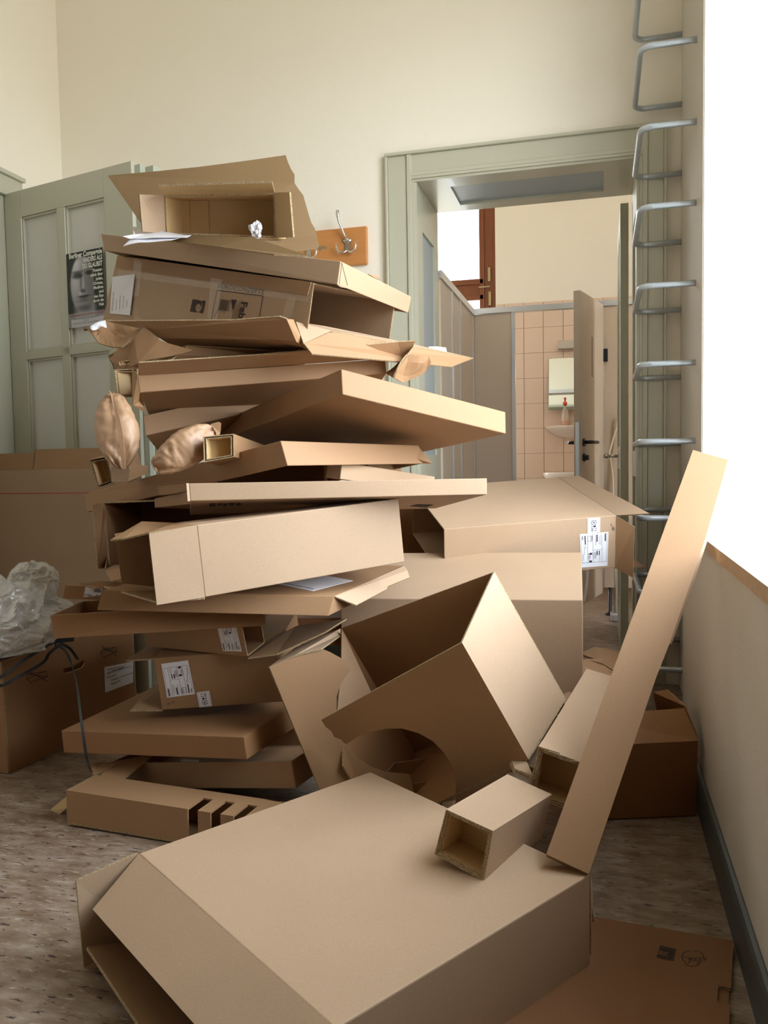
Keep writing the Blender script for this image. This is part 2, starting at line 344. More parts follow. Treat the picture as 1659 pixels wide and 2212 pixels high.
# ---------------------------------------------------------------- the cartons: eight corners each, in metres
BOX = {
  'Z': [[-0.3744, 1.0858, -0.0017], [-0.3724, 1.0801, 0.1838], [-0.9277, 1.4676, 0.0159], [-0.9253, 1.4622, 0.2035], [-0.0206, 1.598, 0.0102], [-0.02, 1.592, 0.1975], [-0.574, 1.9797, 0.0277], [-0.5711, 1.9742, 0.2122]],
  'AE': [[-0.3222, 1.562, 0.2189], [-0.2976, 1.5629, 0.3128], [-0.2258, 1.8214, 0.1944], [-0.2043, 1.8219, 0.2938], [-0.2179, 1.5234, 0.1919], [-0.1991, 1.5234, 0.2961], [-0.1243, 1.7824, 0.1726], [-0.1028, 1.7829, 0.2718]],
  'AF': [[-0.1613, 1.8359, 0.2394], [-0.1354, 1.8311, 0.3576], [-0.0674, 2.5427, 0.2482], [-0.0413, 2.538, 0.3652], [-0.0455, 1.8208, 0.2134], [-0.0194, 1.816, 0.3298], [0.0486, 2.5276, 0.2216], [0.0747, 2.5228, 0.338]],
  'AG': [[-0.1063, 1.6173, 0.2102], [-0.1039, 1.593, 0.2277], [0.2241, 2.2228, 1.0034], [0.2265, 2.1986, 1.0209], [-0.025, 1.6068, 0.1843], [-0.0225, 1.5826, 0.2019], [0.3054, 2.2124, 0.9775], [0.3078, 2.1881, 0.995]],
  'H': [[-0.6694, 2.1138, 1.1879], [-0.6758, 2.1262, 1.2574], [-1.1256, 2.501, 1.1174], [-1.124, 2.5155, 1.1876], [-0.281, 2.5494, 1.0857], [-0.2833, 2.5627, 1.1534], [-0.7356, 2.9372, 1.0184], [-0.734, 2.9517, 1.0886]],
  'AB0': [[-1.2575, 2.2501, 1.6978], [-1.2465, 2.2269, 1.8038], [-1.2762, 2.3807, 1.7211], [-1.2672, 2.3576, 1.8359], [-0.9255, 2.3017, 1.6717], [-0.9171, 2.279, 1.7952], [-0.9452, 2.4327, 1.7039], [-0.9356, 2.4097, 1.8187]],
  'B': [[-0.7275, 2.2701, 1.5148], [-0.7157, 2.2682, 1.58], [-1.5695, 2.4046, 1.7133], [-1.5746, 2.3974, 1.7654], [-0.6441, 2.8094, 1.5218], [-0.6311, 2.8071, 1.5761], [-1.4944, 2.9412, 1.7124], [-1.4818, 2.9391, 1.7698]],
  'Cc': [[-0.8361, 2.2996, 1.3766], [-0.8019, 2.2787, 1.5272], [-1.6738, 2.524, 1.4763], [-1.5959, 2.5209, 1.7281], [-0.7026, 2.7369, 1.3643], [-0.6659, 2.7188, 1.5506], [-1.5058, 2.9755, 1.5458], [-1.4691, 2.9574, 1.7321]],
  'F': [[-1.2838, 2.1189, 1.2171], [-1.2871, 2.1152, 1.2646], [-1.5017, 2.3928, 1.2241], [-1.5047, 2.3892, 1.2717], [-0.6726, 2.6029, 1.293], [-0.6755, 2.5993, 1.3406], [-0.8903, 2.8769, 1.3], [-0.8933, 2.8732, 1.3476]],
  'L': [[-0.808, 2.0517, 0.9991], [-0.8268, 2.0534, 1.0662], [-1.7171, 2.468, 0.8507], [-1.7254, 2.4723, 0.9135], [-0.5571, 2.6036, 0.998], [-0.569, 2.6067, 1.0575], [-1.4613, 3.0212, 0.849], [-1.47, 3.0255, 0.9139]],
  'M1': [[-0.7353, 2.283, 0.9571], [-0.7296, 2.2863, 1.007], [-0.7891, 2.307, 0.9613], [-0.782, 2.3108, 1.0134], [-0.5433, 2.7014, 0.902], [-0.5364, 2.7051, 0.9529], [-0.595, 2.726, 0.907], [-0.5884, 2.7296, 0.958]],
  'M2': [[-0.6958, 2.4574, 0.9671], [-0.7023, 2.4632, 1.022], [-0.7934, 2.4745, 0.9526], [-0.8, 2.4804, 1.0093], [-0.65, 2.7023, 0.9456], [-0.6565, 2.7081, 1.0023], [-0.7476, 2.7195, 0.9325], [-0.7542, 2.7253, 0.9892]],
  'N': [[-1.2898, 2.1887, 0.8801], [-1.2921, 2.1918, 0.9077], [-1.1793, 2.3545, 0.8646], [-1.1808, 2.3581, 0.8978], [-1.0868, 2.0541, 0.8986], [-1.0877, 2.0582, 0.937], [-0.9756, 2.2204, 0.8885], [-0.9772, 2.224, 0.9217]],
  'O': [[-1.0272, 1.9195, 0.9125], [-1.0321, 1.9242, 0.958], [-1.263, 2.3561, 0.8486], [-1.2655, 2.3614, 0.8941], [-0.3089, 2.3051, 0.9083], [-0.3092, 2.311, 0.9539], [-0.5423, 2.7423, 0.8445], [-0.5449, 2.7476, 0.89]],
  'Pp': [[-1.4511, 2.1882, 0.7034], [-1.458, 2.1772, 0.8981], [-1.4952, 2.5852, 0.7238], [-1.5013, 2.5744, 0.9189], [-0.7758, 2.2607, 0.7277], [-0.7753, 2.2518, 0.9247], [-0.8162, 2.6587, 0.7489], [-0.8222, 2.6479, 0.944]],
  'Q': [[-0.9579, 1.8507, 0.6739], [-0.9714, 1.8445, 0.8558], [-1.0984, 1.9931, 0.6684], [-1.1117, 1.9869, 0.8504], [-0.5411, 2.2634, 0.7183], [-0.5543, 2.2574, 0.9002], [-0.6814, 2.4058, 0.7129], [-0.6947, 2.3997, 0.8948]],
  'Rr': [[-1.28, 1.8664, 0.6289], [-1.27, 1.8796, 0.6798], [-1.4254, 2.2307, 0.5541], [-1.4259, 2.2413, 0.6067], [-0.7163, 2.0922, 0.5884], [-0.7026, 2.1065, 0.641], [-0.8599, 2.457, 0.5133], [-0.8603, 2.4676, 0.5659]],
  'U': [[-0.9799, 2.1418, 0.4529], [-0.9877, 2.11, 0.5888], [-1.3477, 2.2163, 0.4509], [-1.3548, 2.1847, 0.587], [-0.9632, 2.2318, 0.4742], [-0.9694, 2.2005, 0.6108], [-1.3294, 2.3068, 0.4728], [-1.3365, 2.2752, 0.609]],
  'V': [[-1.2751, 2.1667, 0.2719], [-1.2839, 2.1422, 0.4352], [-1.3371, 2.5078, 0.3201], [-1.3459, 2.4833, 0.4831], [-0.9115, 2.2287, 0.301], [-0.9203, 2.2042, 0.4639], [-0.9735, 2.5699, 0.349], [-0.9823, 2.5453, 0.512]],
  'Ww': [[-1.55, 2.0693, 0.155], [-1.5557, 2.0684, 0.2225], [-1.5134, 2.5172, 0.1605], [-1.5174, 2.517, 0.232], [-0.9318, 2.0154, 0.201], [-0.9388, 2.0139, 0.264], [-0.8921, 2.4635, 0.1954], [-0.8961, 2.4632, 0.2669]],
  'X': [[-1.4366, 2.1397, 0.0295], [-1.4453, 2.1432, 0.1052], [-1.3859, 2.5363, 0.0186], [-1.3954, 2.5396, 0.0944], [-0.8109, 2.0623, 0.1116], [-0.8222, 2.0651, 0.1876], [-0.761, 2.4586, 0.1008], [-0.7706, 2.462, 0.1766]],
  'Y': [[-1.4485, 1.9351, 0.0059], [-1.4471, 1.9354, 0.1029], [-1.4367, 2.0569, 0.0059], [-1.4364, 2.0569, 0.1024], [-0.8307, 1.8781, 0.0037], [-0.8303, 1.8781, 0.1002], [-0.8194, 1.9998, 0.0037], [-0.8191, 1.9998, 0.1002]],
  'AK': [[-1.8857, 2.2304, 0.0032], [-1.8871, 2.2214, 0.3759], [-2.2821, 2.2865, -0.0004], [-2.2832, 2.2783, 0.3831], [-1.7966, 2.8581, 0.0133], [-1.7977, 2.8499, 0.3968], [-2.1926, 2.9145, 0.0133], [-2.1937, 2.9063, 0.3969]],
  'AC': [[-0.5526, 2.9395, 0.5586], [-0.5439, 2.8923, 0.7611], [-0.7901, 3.4633, 0.6912], [-0.7805, 3.4164, 0.8937], [0.053, 3.2054, 0.5913], [0.059, 3.1575, 0.7933], [-0.1868, 3.7286, 0.7241], [-0.1782, 3.6814, 0.9268]],
  'AD': [[-0.8393, 2.7143, 0.0754], [-0.8401, 2.5818, 0.5543], [-0.8492, 3.1001, 0.1813], [-0.8499, 2.9678, 0.6634], [-0.0572, 2.7326, 0.0817], [-0.0529, 2.6017, 0.5651], [-0.0671, 3.1184, 0.1875], [-0.065, 2.987, 0.6722]],
  'AA': [[-0.785, 2.1706, 0.2644], [-0.3356, 2.0016, 0.5505], [-0.7996, 2.4649, 0.4776], [-0.2916, 2.3068, 0.6875], [-0.647, 2.2457, 0.0084], [-0.1807, 2.0779, 0.24], [-0.5905, 2.5523, 0.1144], [-0.1003, 2.3887, 0.3125]],
  'AH': [[-0.0424, 2.2745, 0.0047], [-0.041, 2.2732, 0.2142], [-0.1339, 2.539, 0.0069], [-0.1325, 2.5378, 0.2164], [0.2594, 2.3788, 0.0019], [0.262, 2.3782, 0.216], [0.1686, 2.6436, 0.0056], [0.1699, 2.6424, 0.2151]],
}

# ---------------------------------------------------------------- the room shell
XL, XR, YB, YF, HC = -2.70, .3366, 3.783, -4.0, 3.75
WT = .47                                    # outer wall thickness
DX0, DX1, DH = -.838, .178, 2.317           # doorway in the back wall
YJ, ZS = 3.006, .787                        # window jamb, sill height
g = Geo(); g.box((-3.1, -4.1, -.06), (1.0, 7.0, 0)); fl = struct(g, 'floor', LINO)
g = Geo(); g.box((-3.1, -4.1, HC), (1.0, 7.0, HC+.1)); struct(g, 'ceiling', WALL)
g = Geo()
g.box((XL, YB, 0), (DX0, YB+.485, HC)); g.box((DX1, YB, 0), (XR+WT, YB+.485, HC)); g.box((DX0, YB, DH), (DX1, YB+.485, HC))
struct(g, 'wall_back', WALL)
g = Geo(); g.box((XL-.2, YF, 0), (XL, 7.0, HC)); struct(g, 'wall_left', WALL)
g = Geo(); g.box((XL-.2, YF-.1, 0), (XR+WT, YF, HC)); struct(g, 'wall_front', WALLF)
# right wall: pier by the back wall, window recess, pier, second recess behind the camera
g = Geo(); g.box((XR, YJ, 0), (XR+WT, YB, HC)); g.box((XR, YF, 0), (XR+WT, 1.2, HC)); g.box((XR-.0576, .0, 0), (XR-.0005, 1.2, ZS-.03))
g.box((XR, 1.2, 3.25), (XR+WT, YJ, HC))
g.box((XR-.0576, 1.2, 0), (XR+WT, YJ, ZS-.03))
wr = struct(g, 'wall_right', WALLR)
g = Geo(); g.box((XR+.004, YJ-.004, ZS), (XR+WT, YJ+.001, 3.25)); struct(g, 'trim_1', mat('white_jamb_paint', (.84, .84, .80), .7))
for k, (ya, yb2) in enumerate(((1.2, YJ),)):
    g = Geo(); g.box((.266, ya, ZS-.03), (XR+WT-.1, yb2-.001, ZS), 0); s_ = g.build('trim_%d' % (k+2), [SILLW, SILLE]); s_['kind'] = 'structure'
    for p in s_.data.polygons:
        if p.normal.x < -.5 or p.normal.z < -.5: p.material_index = 1
    xw = XR+WT-.08
    g = Geo()
    for (a, b) in (((xw, ya, ZS), (xw+.06, yb2, ZS+.07)), ((xw, ya, 3.18), (xw+.06, yb2, 3.25)), ((xw, ya, ZS), (xw+.06, ya+.07, 3.25)),
                   ((xw, yb2-.07, ZS), (xw+.06, yb2, 3.25)), ((xw, (ya+yb2)/2-.04, ZS), (xw+.06, (ya+yb2)/2+.04, 3.25)), ((xw, ya, 2.4), (xw+.06, yb2, 2.47))):
        g.box(a, b)
    wd = struct(g, 'window_%d' % (k+1), mat('white_window_paint', (.7, .7, .68), .4))
    for ys in ((ya+.07, (ya+yb2)/2-.04), ((ya+yb2)/2+.04, yb2-.07)):
        for zs in ((ZS+.07, 2.4), (2.47, 3.18)):
            q = Geo(); q.face([(xw+.03, ys[0], zs[0]), (xw+.03, ys[1], zs[0]), (xw+.03, ys[1], zs[1]), (xw+.03, ys[0], zs[1])]); q.build('pane', PANE, wd)
# baseboard along the right wall, painted grey green, with a rounded top
def baseboard(x0, y0, y1, nm):
    g = Geo(); prof = [(0, 0), (-.014, 0), (-.014, .095), (-.010, .106), (-.003, .110), (0, .110)]
    a = [g.bm.verts.new((x0+p[0], y0, p[1])) for p in prof]; b = [g.bm.verts.new((x0+p[0], y1, p[1])) for p in prof]
    for i in range(len(prof)): g.bm.faces.new([a[i], a[(i+1) % 6], b[(i+1) % 6], b[i]])
    g.bm.faces.new(a); g.bm.faces.new(list(reversed(b)))
    struct(g, nm, GREEND)
baseboard(XR-.0577, .9, YJ-.002, 'baseboard_right')
g = Geo(); g.box((-1.9, YB-.02, 0), (DX0-.13, YB, .14)); struct(g, 'baseboard_back', GREEND)

# door casing of the back doorway: stepped boards round the opening, panelled reveal
def board_frame(g, x0, x1, h, y, wd, th):
    """mitred casing round an opening in a wall facing -y"""
    for (q) in (((x0-wd, y-th, 0), (x0, y, h)), ((x1, y-th, 0), (x1+wd, y, h)), ((x0-wd, y-th, h), (x1+wd, y, h+wd))): g.box(*q)
g = Geo()
def casing_leg(xo, xi, z0, z1):      # stepped profile across a vertical board
    s = 1 if xi > xo else -1
    g.box((xo, YB-.030, z0), (xo+s*.012, YB, z1)); g.box((xo+s*.012, YB-.020, z0), (xi-s*.022, YB, z1)); g.box((xi-s*.022, YB-.028, z0), (xi, YB, z1))
casing_leg(DX0-.125, DX0, 0, DH+.10); casing_leg(DX1+.10, DX1, 0, DH+.10)
xa, xb = DX0-.125, DX1+.10
g.box((xa, YB-.034, DH+.100), (xb, YB, DH+.114)); g.box((xa+.012, YB-.0195, DH+.018), (xb-.012, YB, DH+.100)); g.box((DX0-.02, YB-.0285, DH), (DX1+.02, YB, DH+.018))
struct(g, 'trim_4', GREEN, bevel=.003)
# reveal lining with recessed panels
g = Geo(); Y0, Y1 = YB+.0, YB+.485
def lining(side):
    x = DX0 if side < 0 else DX1; s = -side
    g.box((x, Y0-.028, 0), (x+s*.012, Y1, DH-.024), 0)
    ya, yb2 = Y0+.10, Y1-.10
    for (a, b) in (((Y0-.02, 0), (ya, DH-.026)), ((yb2, 0), (Y1-.001, DH-.026)), ((ya, 0), (yb2, .12)), ((ya, DH-.22), (yb2, DH-.026)), ((ya, .92), (yb2, 1.04))):
        g.box((x+s*.0121, a[0], a[1]), (x+s*.024, b[0], b[1]), 0)
    for (za, zb) in ((.12, .92), (1.04, DH-.22)):
        g.box((x+s*.0122, ya, za), (x+s*.0137, yb2, zb), 1)
lining(-1); lining(1)
g.box((DX0, Y0-.028, DH-.012), (DX1, Y1, DH-.0005), 0)
for (a, b) in (((DX0+.001, Y0-.02), (DX0+.16, Y1-.001)), ((DX1-.16, Y0-.02), (DX1-.001, Y1-.001)), ((DX0+.16, Y0-.02), (DX1-.16, Y0+.10)), ((DX0+.16, Y1-.10), (DX1-.16, Y1-.001))):
    g.box((a[0], a[1], DH-.024), (b[0], b[1], DH-.0121), 0)
g.box((DX0+.16, Y0+.10, DH-.0137), (DX1-.16, Y1-.10, DH-.0122), 1)
struct(g, 'trim_5', [GREEN, REVEAL])

# casing and open leaf of the door in the left wall
g = Geo(); cz = 2.30
g.box((XL, 2.20, 0), (XL+.025, 2.30, cz+.07)); g.box((XL, 3.33, 0), (XL+.025, 3.432, cz+.07)); g.box((XL, 2.20, cz-.02), (XL+.03, 3.432, cz+.07)); g.box((XL, 2.19, cz+.07), (XL+.045, 3.44, cz+.09))
g.box((XL+.001, 2.30, 0), (XL+.006, 3.33, cz-.02))
struct(g, 'trim_6', GREEN, bevel=.003)

LA = Vector((-2.691, 3.325, 0)); LB = Vector((-1.900, 3.130, 0)); LE = (LB-LA).normalized(); LN = Vector((LE.y, -LE.x, 0))  # LN towards the room
if LN.dot(EYE-LA) < 0: LN = -LN
LW = (LB-LA).length
def leaf_box(g, s0, s1, z0, z1, n0, n1, mi=0):
    g.hexa([LA+LE*a+LN*b+Vector((0, 0, c)) for a in (s0, s1) for b in (n0, n1) for c in (z0, z1)], mi)
door = thing('door_1', 'grey green glazed door leaf with a poster, standing open on the left', 'door', LA)
door['kind'] = 'structure'
g = Geo(); T0, T1 = -.040, 0
for q in ((0, .112, .01, 2.287), (.648, LW, .01, 2.287), (.112, .648, 2.165, 2.287), (.112, .648, .01, .22), (.112, .648, .80, .92), (.352, .402, .92, 2.165), (.112, .648, 1.512, 1.55)):
    leaf_box(g, q[0], q[1], q[2], q[3], T0, T1)
leaf_box(g, .112, .648, .22, .80, -.028, -.014)
for (s0, s1) in ((.112, .352), (.402, .648)):           # glazing beads
    for (z0, z1) in ((.92, 1.512), (1.55, 2.165)):
        for q in ((s0, s0+.010, z0, z1), (s1-.010, s1, z0, z1), (s0, s1, z0, z0+.010), (s0, s1, z1-.010, z1)):
            leaf_box(g, q[0], q[1], q[2], q[3], -.022, -.006)
g.build('leaf', GREEN, door, bevel=.002)
for (s0, s1) in ((.112, .352), (.402, .648)):
    for (z0, z1) in ((.92, 1.512), (1.55, 2.165)):
        g = Geo(); leaf_box(g, s0, s1, z0, z1, -.024, -.020); g.build('pane', OBSC, door)
g = Geo()                                                # rebate strips on the free edge
leaf_box(g, LW+.001, LW+.030, .01, 2.275, -.045, -.02); leaf_box(g, LW+.031, LW+.075, .01, 2.27, -.09, -.05)
g.build('rebate_strip', mat('pale_grey_green_paint', (.46, .49, .42), .3), door)

# the poster on the upper right pane
PO = LA+LE*.4035+Vector((0, 0, 1.629))+LN*.001; PW, PH = .228, .327
def poster_grey(u, v):           # u to the right, v up, 0..1: a face, turned slightly, dark hair
    def el(cx, cy_, rx, ry, soft=.25):
        d = math.hypot((u-cx)/rx, (v-cy_)/ry); return max(0, min(1, (1+soft-d)/(2*soft)))
    k = .10+.05*noise.noise(Vector((u*9, v*9, 0)))
    neck = el(.47, .22, .30, .26, .2); k = k*(1-neck)+neck*(.50+.12*(u-.3))
    face = el(.42, .56, .335, .39, .07)
    lit = .62-.42*max(0, u-.30)+.18*el(.22, .62, .13, .16, .7)+.22*el(.28, .86, .17, .09, .8)
    k = k*(1-face)+face*lit
    for (cx, cy_, rx, ry, d) in ((.285, .685, .125, .036, .50), (.61, .705, .09, .026, .42), (.27, .735, .14, .020, .30), (.43, .475, .055, .026, .32), (.38, .60, .035, .10, .14), (.45, .405, .16, .011, .42), (.43, .385, .12, .022, .16), (.42, .345, .15, .02, .12), (.42, .25, .18, .035, .22)):
        k -= d*el(cx, cy_, rx, ry, .5)*face if cy_ > .3 else d*el(cx, cy_, rx, ry, .5)*.8
    k += .20*el(.44, .56, .028, .11, .8)*face+.16*el(.36, .445, .05, .025, .6)
    side = max(0, min(1, (u-.72)/.06))*max(0, min(1, (v-.26)/.05)); k = k*(1-side)+side*.07
    if v > .93: k = .07
    low = max(0, min(1, (.20-v)/.02)); k = k*(1-low*.75)+low*.75*.74
    if v < .115 and u > .07: k = .80
    return max(.02, min(.9, k))
bmq = bmesh.new(); NX, NY = 76, 110; cl = bmq.loops.layers.color.new('tone')
vv = [[bmq.verts.new(PO-root_loc(door)+LE*(PW*i/NX)+Vector((0, 0, PH*j/NY))) for j in range(NY+1)] for i in range(NX+1)]
for i in range(NX):
    for j in range(NY):
        f = bmq.faces.new([vv[i][j], vv[i+1][j], vv[i+1][j+1], vv[i][j+1]])
        for l, (a, b) in zip(f.loops, ((i, j), (i+1, j), (i+1, j+1), (i, j+1))):
            k = poster_grey(a/NX, b/NY); l[cl] = (k*.97, k*.96, k, 1)
me = bpy.data.meshes.new('poster'); bmq.to_mesh(me); bmq.free()
pm = bpy.data.materials.new('poster_print'); pm.use_nodes = True; at_ = pm.node_tree.nodes.new('ShaderNodeVertexColor'); at_.layer_name = 'tone'
pm.node_tree.links.new(at_.outputs[0], pm.node_tree.nodes['Principled BSDF'].inputs['Base Color']); pm.node_tree.nodes['Principled BSDF'].inputs['Roughness'].default_value = .45
me.materials.append(pm); poster = bpy.data.objects.new('poster', me); COL.objects.link(poster); poster.location = root_loc(door)
tag(poster, 'black and white theatre poster of a face taped to the glazed door', 'poster')
LIT = mat('pale_print', (.78, .80, .74), .5); RED = mat('red_print', (.45, .05, .06), .5)
def ptext(s, right, base, height, width=None, m=LIT, left=None, bold=.035):
    o = PO+LN*.0012+Vector((0, 0, PH*base))+LE*(PW*(right if right is not None else left))
    text_mesh('lettering', s, poster, o, LE, (0, 0, 1), PH*height*1.35, m, width=PW*width if width else None, align='RIGHT' if right is not None else 'LEFT', bold=bold)
ptext('Berliner Compagnie', .985, .928, .068, .90)
ptext('ANDERS ALS', .985, .848, .064, .52); ptext('DU GLAUBST', .985, .768, .064, .54)
for k, (s_, w_) in enumerate((('Theater-', .28), ('st\u00fcck \u00fcber', .33), ('Juden,', .20), ('Christen,', .27), ('Muslime', .26), ('und', .12), ('den Riss', .26), ('durch die', .28), ('Welt', .14))):
    ptext(s_, .985, (.70-k*.057), .040, w_)
ptext('November 2012, 15 Uhr im Trudi', None, .150, .030, .90, RED, .05, .004)
ptext('Eine Veranstaltung der Gemeinde', None, .105, .016, .66, INK, .15, 0)
ptext('Eintritt frei', None, .075, .016, .14, INK, .42, 0); ptext('mit Unterst\u00fctzung der Stadt', None, .045, .016, .70, INK, .12, 0)

# ---------------------------------------------------------------- washroom behind the doorway
YW = 6.6
g = Geo()
g.box((XL, YW, 0), (-2.15, YW+.35, HC)); g.box((-.80, YW, 0), (1.0, YW+.35, HC)); g.box((-2.15, YW, 0), (-.80, YW+.35, 1.0)); g.box((-2.15, YW, 3.35), (-.80, YW+.35, HC))
wt = struct(g, 'wall_tiled', WALL)
g = Geo(); g.box((-.796, YW-.004, 0), (.80, YW, 2.243)); gr = g.build('grout_bed', GROUT, wt)
g = Geo(); g.box((0, 0, 0), (.1485, .008, .1955)); tm = g.build('tile', TILE, wt, origin=(0, 0, 0), bevel=.0012)
cols = [-.8815+.1515*k for k in range(11)]; rows = [2.245-.197*(k+1)-.001 for k in range(11)]; first = True
for cx in cols:
    for rz in rows:
        x_ = cx
        if cx < -.8: continue
        o = tm if first else tm.copy()
        if not first: COL.objects.link(o)
        first = False; o.location = (x_, YW-.012, rz+.06 if rz > 1.98 and False else rz)
g = Geo()
for cx in cols[:1]:
    for rz in rows: g.box((-.795, YW-.012, rz), (cx+.1485, YW-.004, rz+.1955))
g.build('cut_tile', TILE, wt)
g = Geo(); g.box((.95, Y1, 0), (1.1, YW+.35, HC)); struct(g, 'wall_side', WALL)
# timber window of the washroom
wy = YW+.06
g = Geo()
for q in ((-2.15, -2.06, 1.0, 3.35), (-.90, -.80, 1.0, 3.35), (-2.06, -.90, 1.0, 1.09), (-2.06, -.90, 3.26, 3.35), (-2.06, -.90, 2.31, 2.46), (-1.52, -1.44, 1.09, 2.31), (-1.52, -1.44, 2.46, 3.26)):
    g.box((q[0], wy, q[2]), (q[1], wy+.07, q[3]))
w3 = struct(g, 'window_3', WOODB, bevel=.008)
g = Geo()
for q in ((-1.44, -.90, 2.30, 2.345), (-1.44, -.90, 2.425, 2.47), (-.935, -.895, 1.09, 3.26)): g.box((q[0], wy-.018, q[2]), (q[1], wy, q[3]))
g.build('casement_rail', WOODB, w3, bevel=.006)
for (a, b) in ((-2.06, -1.52), (-1.44, -.90)):
    for (c, d) in ((1.09, 2.31), (2.46, 3.26)):
        g = Geo(); g.face([(a, wy+.04, c), (b, wy+.04, c), (b, wy+.04, d), (a, wy+.04, d)]); g.build('pane', PANE, w3)
g = Geo(); g.box((-.865, wy-.02, 2.44), (-.845, wy, 2.55)); g.box((-.862, wy-.02, 2.25), (-.842, wy, 2.36)); g.box((-.94, wy-.022, 2.395), (-.85, wy-.012, 2.405)); g.build('casement_fastener', mat('aged_brass', (.45, .36, .20), .4, metal=.7), w3)

# partitions
def partition(name, label, cat, base, group=None): return thing(name, label, cat, base, group)
XP = -.82
t = partition('toilet_partition', 'run of beige laminate cubicle panels along the left behind the doorway', 'partition', (XP, 4.27, 0))
ys = [4.28, 4.62, 4.90, 5.43]
for a, b in zip(ys, ys[1:]):
    g = Geo(); g.box((XP-.012, a+.012, .12), (XP+.012, b-.012, 1.965)); g.build('panel', PARTI, t)
for y in ys[1:3]:
    g = Geo(); g.box((XP-.016, y-.014, .10), (XP+.018, y+.014, 1.975)); g.build('post', ALU, t)
g = Geo(); g.box((XP-.022, 4.28, 1.965), (XP+.022, 5.43, 2.005)); g.build('top_rail', ALU, t)
for y in (4.62, 5.40):
    g = Geo(); g.lathe((XP, y, 0), [(.03, 0), (.03, .008), (.009, .012), (.009, .12)], 12); g.build('foot', BLACK, t)
t = partition('toilet_partition', 'beige cubicle front with silver rail, between the tiled opening and the left panels', 'partition', (-.68, 5.43, 0))
g = Geo(); g.box((-.80, 5.418, .12), (-.556, 5.442, 1.965)); g.build('panel', PARTI, t)
for x in (-.812, -.545):
    g = Geo(); g.box((x-.011, 5.412, .10), (x+.011, 5.448, 1.97)); g.build('post', ALU, t)
g = Geo(); g.box((-.82, 5.405, 1.968), (.93, 5.455, 2.003)); g.build('top_rail', ALU, t)
g = Geo(); g.lathe((-.68, 5.43, 0), [(.03, 0), (.03, .008), (.009, .012), (.009, .12)], 12); g.build('foot', BLACK, t)
t = partition('toilet_partition', 'beige cubicle front with black hinge, right of the open cubicle door', 'partition', (.2, 5.43, 0))
g = Geo(); g.box((.025, 5.418, .18), (.93, 5.442, 1.965)); g.build('panel', mat('warm_partition_laminate', (.50, .39, .29), .5), t)
g = Geo(); g.box((.004, 5.410, .18), (.024, 5.448, 1.967)); g.build('post', ALU, t)
for x in (.06, .5):
    g = Geo(); g.lathe((x, 5.43, 0), [(.034, 0), (.034, .006), (.011, .02), (.011, .18)], 14); g.build('foot', BLACK, t)
g = Geo(); g.box((-.012, 5.395, 1.62), (.048, 5.416, 1.70)); g.build('hinge', BLACK, t, bevel=.002)
# open cubicle door
A = Vector((.002, 5.395, 0)); B = Vector((-.128, 4.90, 0)); e_ = (B-A).normalized(); n_ = Vector((e_.y, -e_.x, 0)); L_ = (B-A).length
t = thing('cubicle_door', 'beige cubicle door standing open towards the camera, with black lever handles', 'door', A)
def db(g, s0, s1, n0, n1, z0, z1): g.hexa([A+e_*a+n_*b+Vector((0, 0, c)) for a in (s0, s1) for b in (n0, n1) for c in (z0, z1)])
g = Geo(); db(g, 0, L_, -.02, .02, .15, 1.975); g.build('door_leaf', PARTI, t, bevel=.002)
g = Geo(); db(g, L_, L_+.002, -.011, .011, .88, 1.22); g.build('lock_plate', ALU, t)
for s_ in (1, -1):
    g = Geo(); c = A+e_*(L_-.06)+n_*(s_*.021)+Vector((0, 0, 1.105))
    g.tube([c, c+n_*s_*.008], .024, 14); g.tube([c, c+n_*s_*.04, c+n_*s_*.048-e_*.015, c+n_*s_*.05-e_*.125], [.011, .011, .011, .010], 10)
    g.build('lever_handle', BLACK, t)
    g = Geo(); c2 = c-Vector((0, 0, .09)); g.tube([c2, c2+n_*s_*.010], .024, 14)
    if s_ < 0: g.tube([c2, c2+n_*s_*.03], .016, 10)
    g.build('lock_rose', BLACK, t)
g = Geo(); db(g, .26, .27, -.0215, -.02, 1.50, 1.74); db(g, .26, .27, .02, .0215, 1.50, 1.74); g.build('slot', mat('dark_slot', (.10, .09, .08), .6), t)
# mirror, lamp, shelf, bottle, basin on the tiled wall
g = Geo(); tl_ = .062
g.hexa([(x, YW-.0125-(.004 if j == 0 else 0)-(tl_ if k == 0 else 0), 1.395 if k == 0 else 1.797) for x in (-.386, .06) for j in (0, 1) for k in (0, 1)]); m_ = g.build('mirror', mat('mirror_silver', (.85, .90, .86), .03, metal=1)); tag(m_, 'frameless rectangular mirror on the tiled wall above the shelf', 'mirror')
g = Geo(); g.box((-.315, YW-.075, 1.862), (.03, YW-.0125, 1.925)); l_ = g.build('wall_lamp', mat('frosted_lamp_cover', (.55, .50, .44), .3, noise_amt=.4, noise_scale=120), bevel=.006); tag(l_, 'unlit oblong frosted lamp on the tiles above the mirror', 'lamp')
g = Geo(); g.lathe((-.165, YW-.012, 1.17), [(.10, 0), (.18, .03), (.245, .075), (.26, .095), (.255, .10), (.0, .094)], 32, sy=.62)
for v in g.bm.verts: v.co.y = min(v.co.y, YW-.013)
sh = g.build('shelf', CERAM, smooth=False); tag(sh, 'white ceramic shelf on the tiled wall below the mirror', 'shelf')
SOAPB = glass_mat('clear_soap_bottle', (1, .93, .86), .18, .1, 0, .25); SOAP = mat('orange_soap', (.85, .42, .25), .3); ORG = mat('orange_pump', (.75, .09, .03), .35)
t = thing('soap_bottle', 'clear soap bottle with orange pump head standing on the ceramic shelf', 'bottle', (-.262, YW-.07, 1.265))
g = Geo(); g.lathe((-.262, YW-.07, 1.265), [(.026, .0), (.030, .004), (.030, .085), (.024, .125), (.012, .155), (.012, .165)], 20, sy=.7); g.build('bottle_body', SOAPB, t)
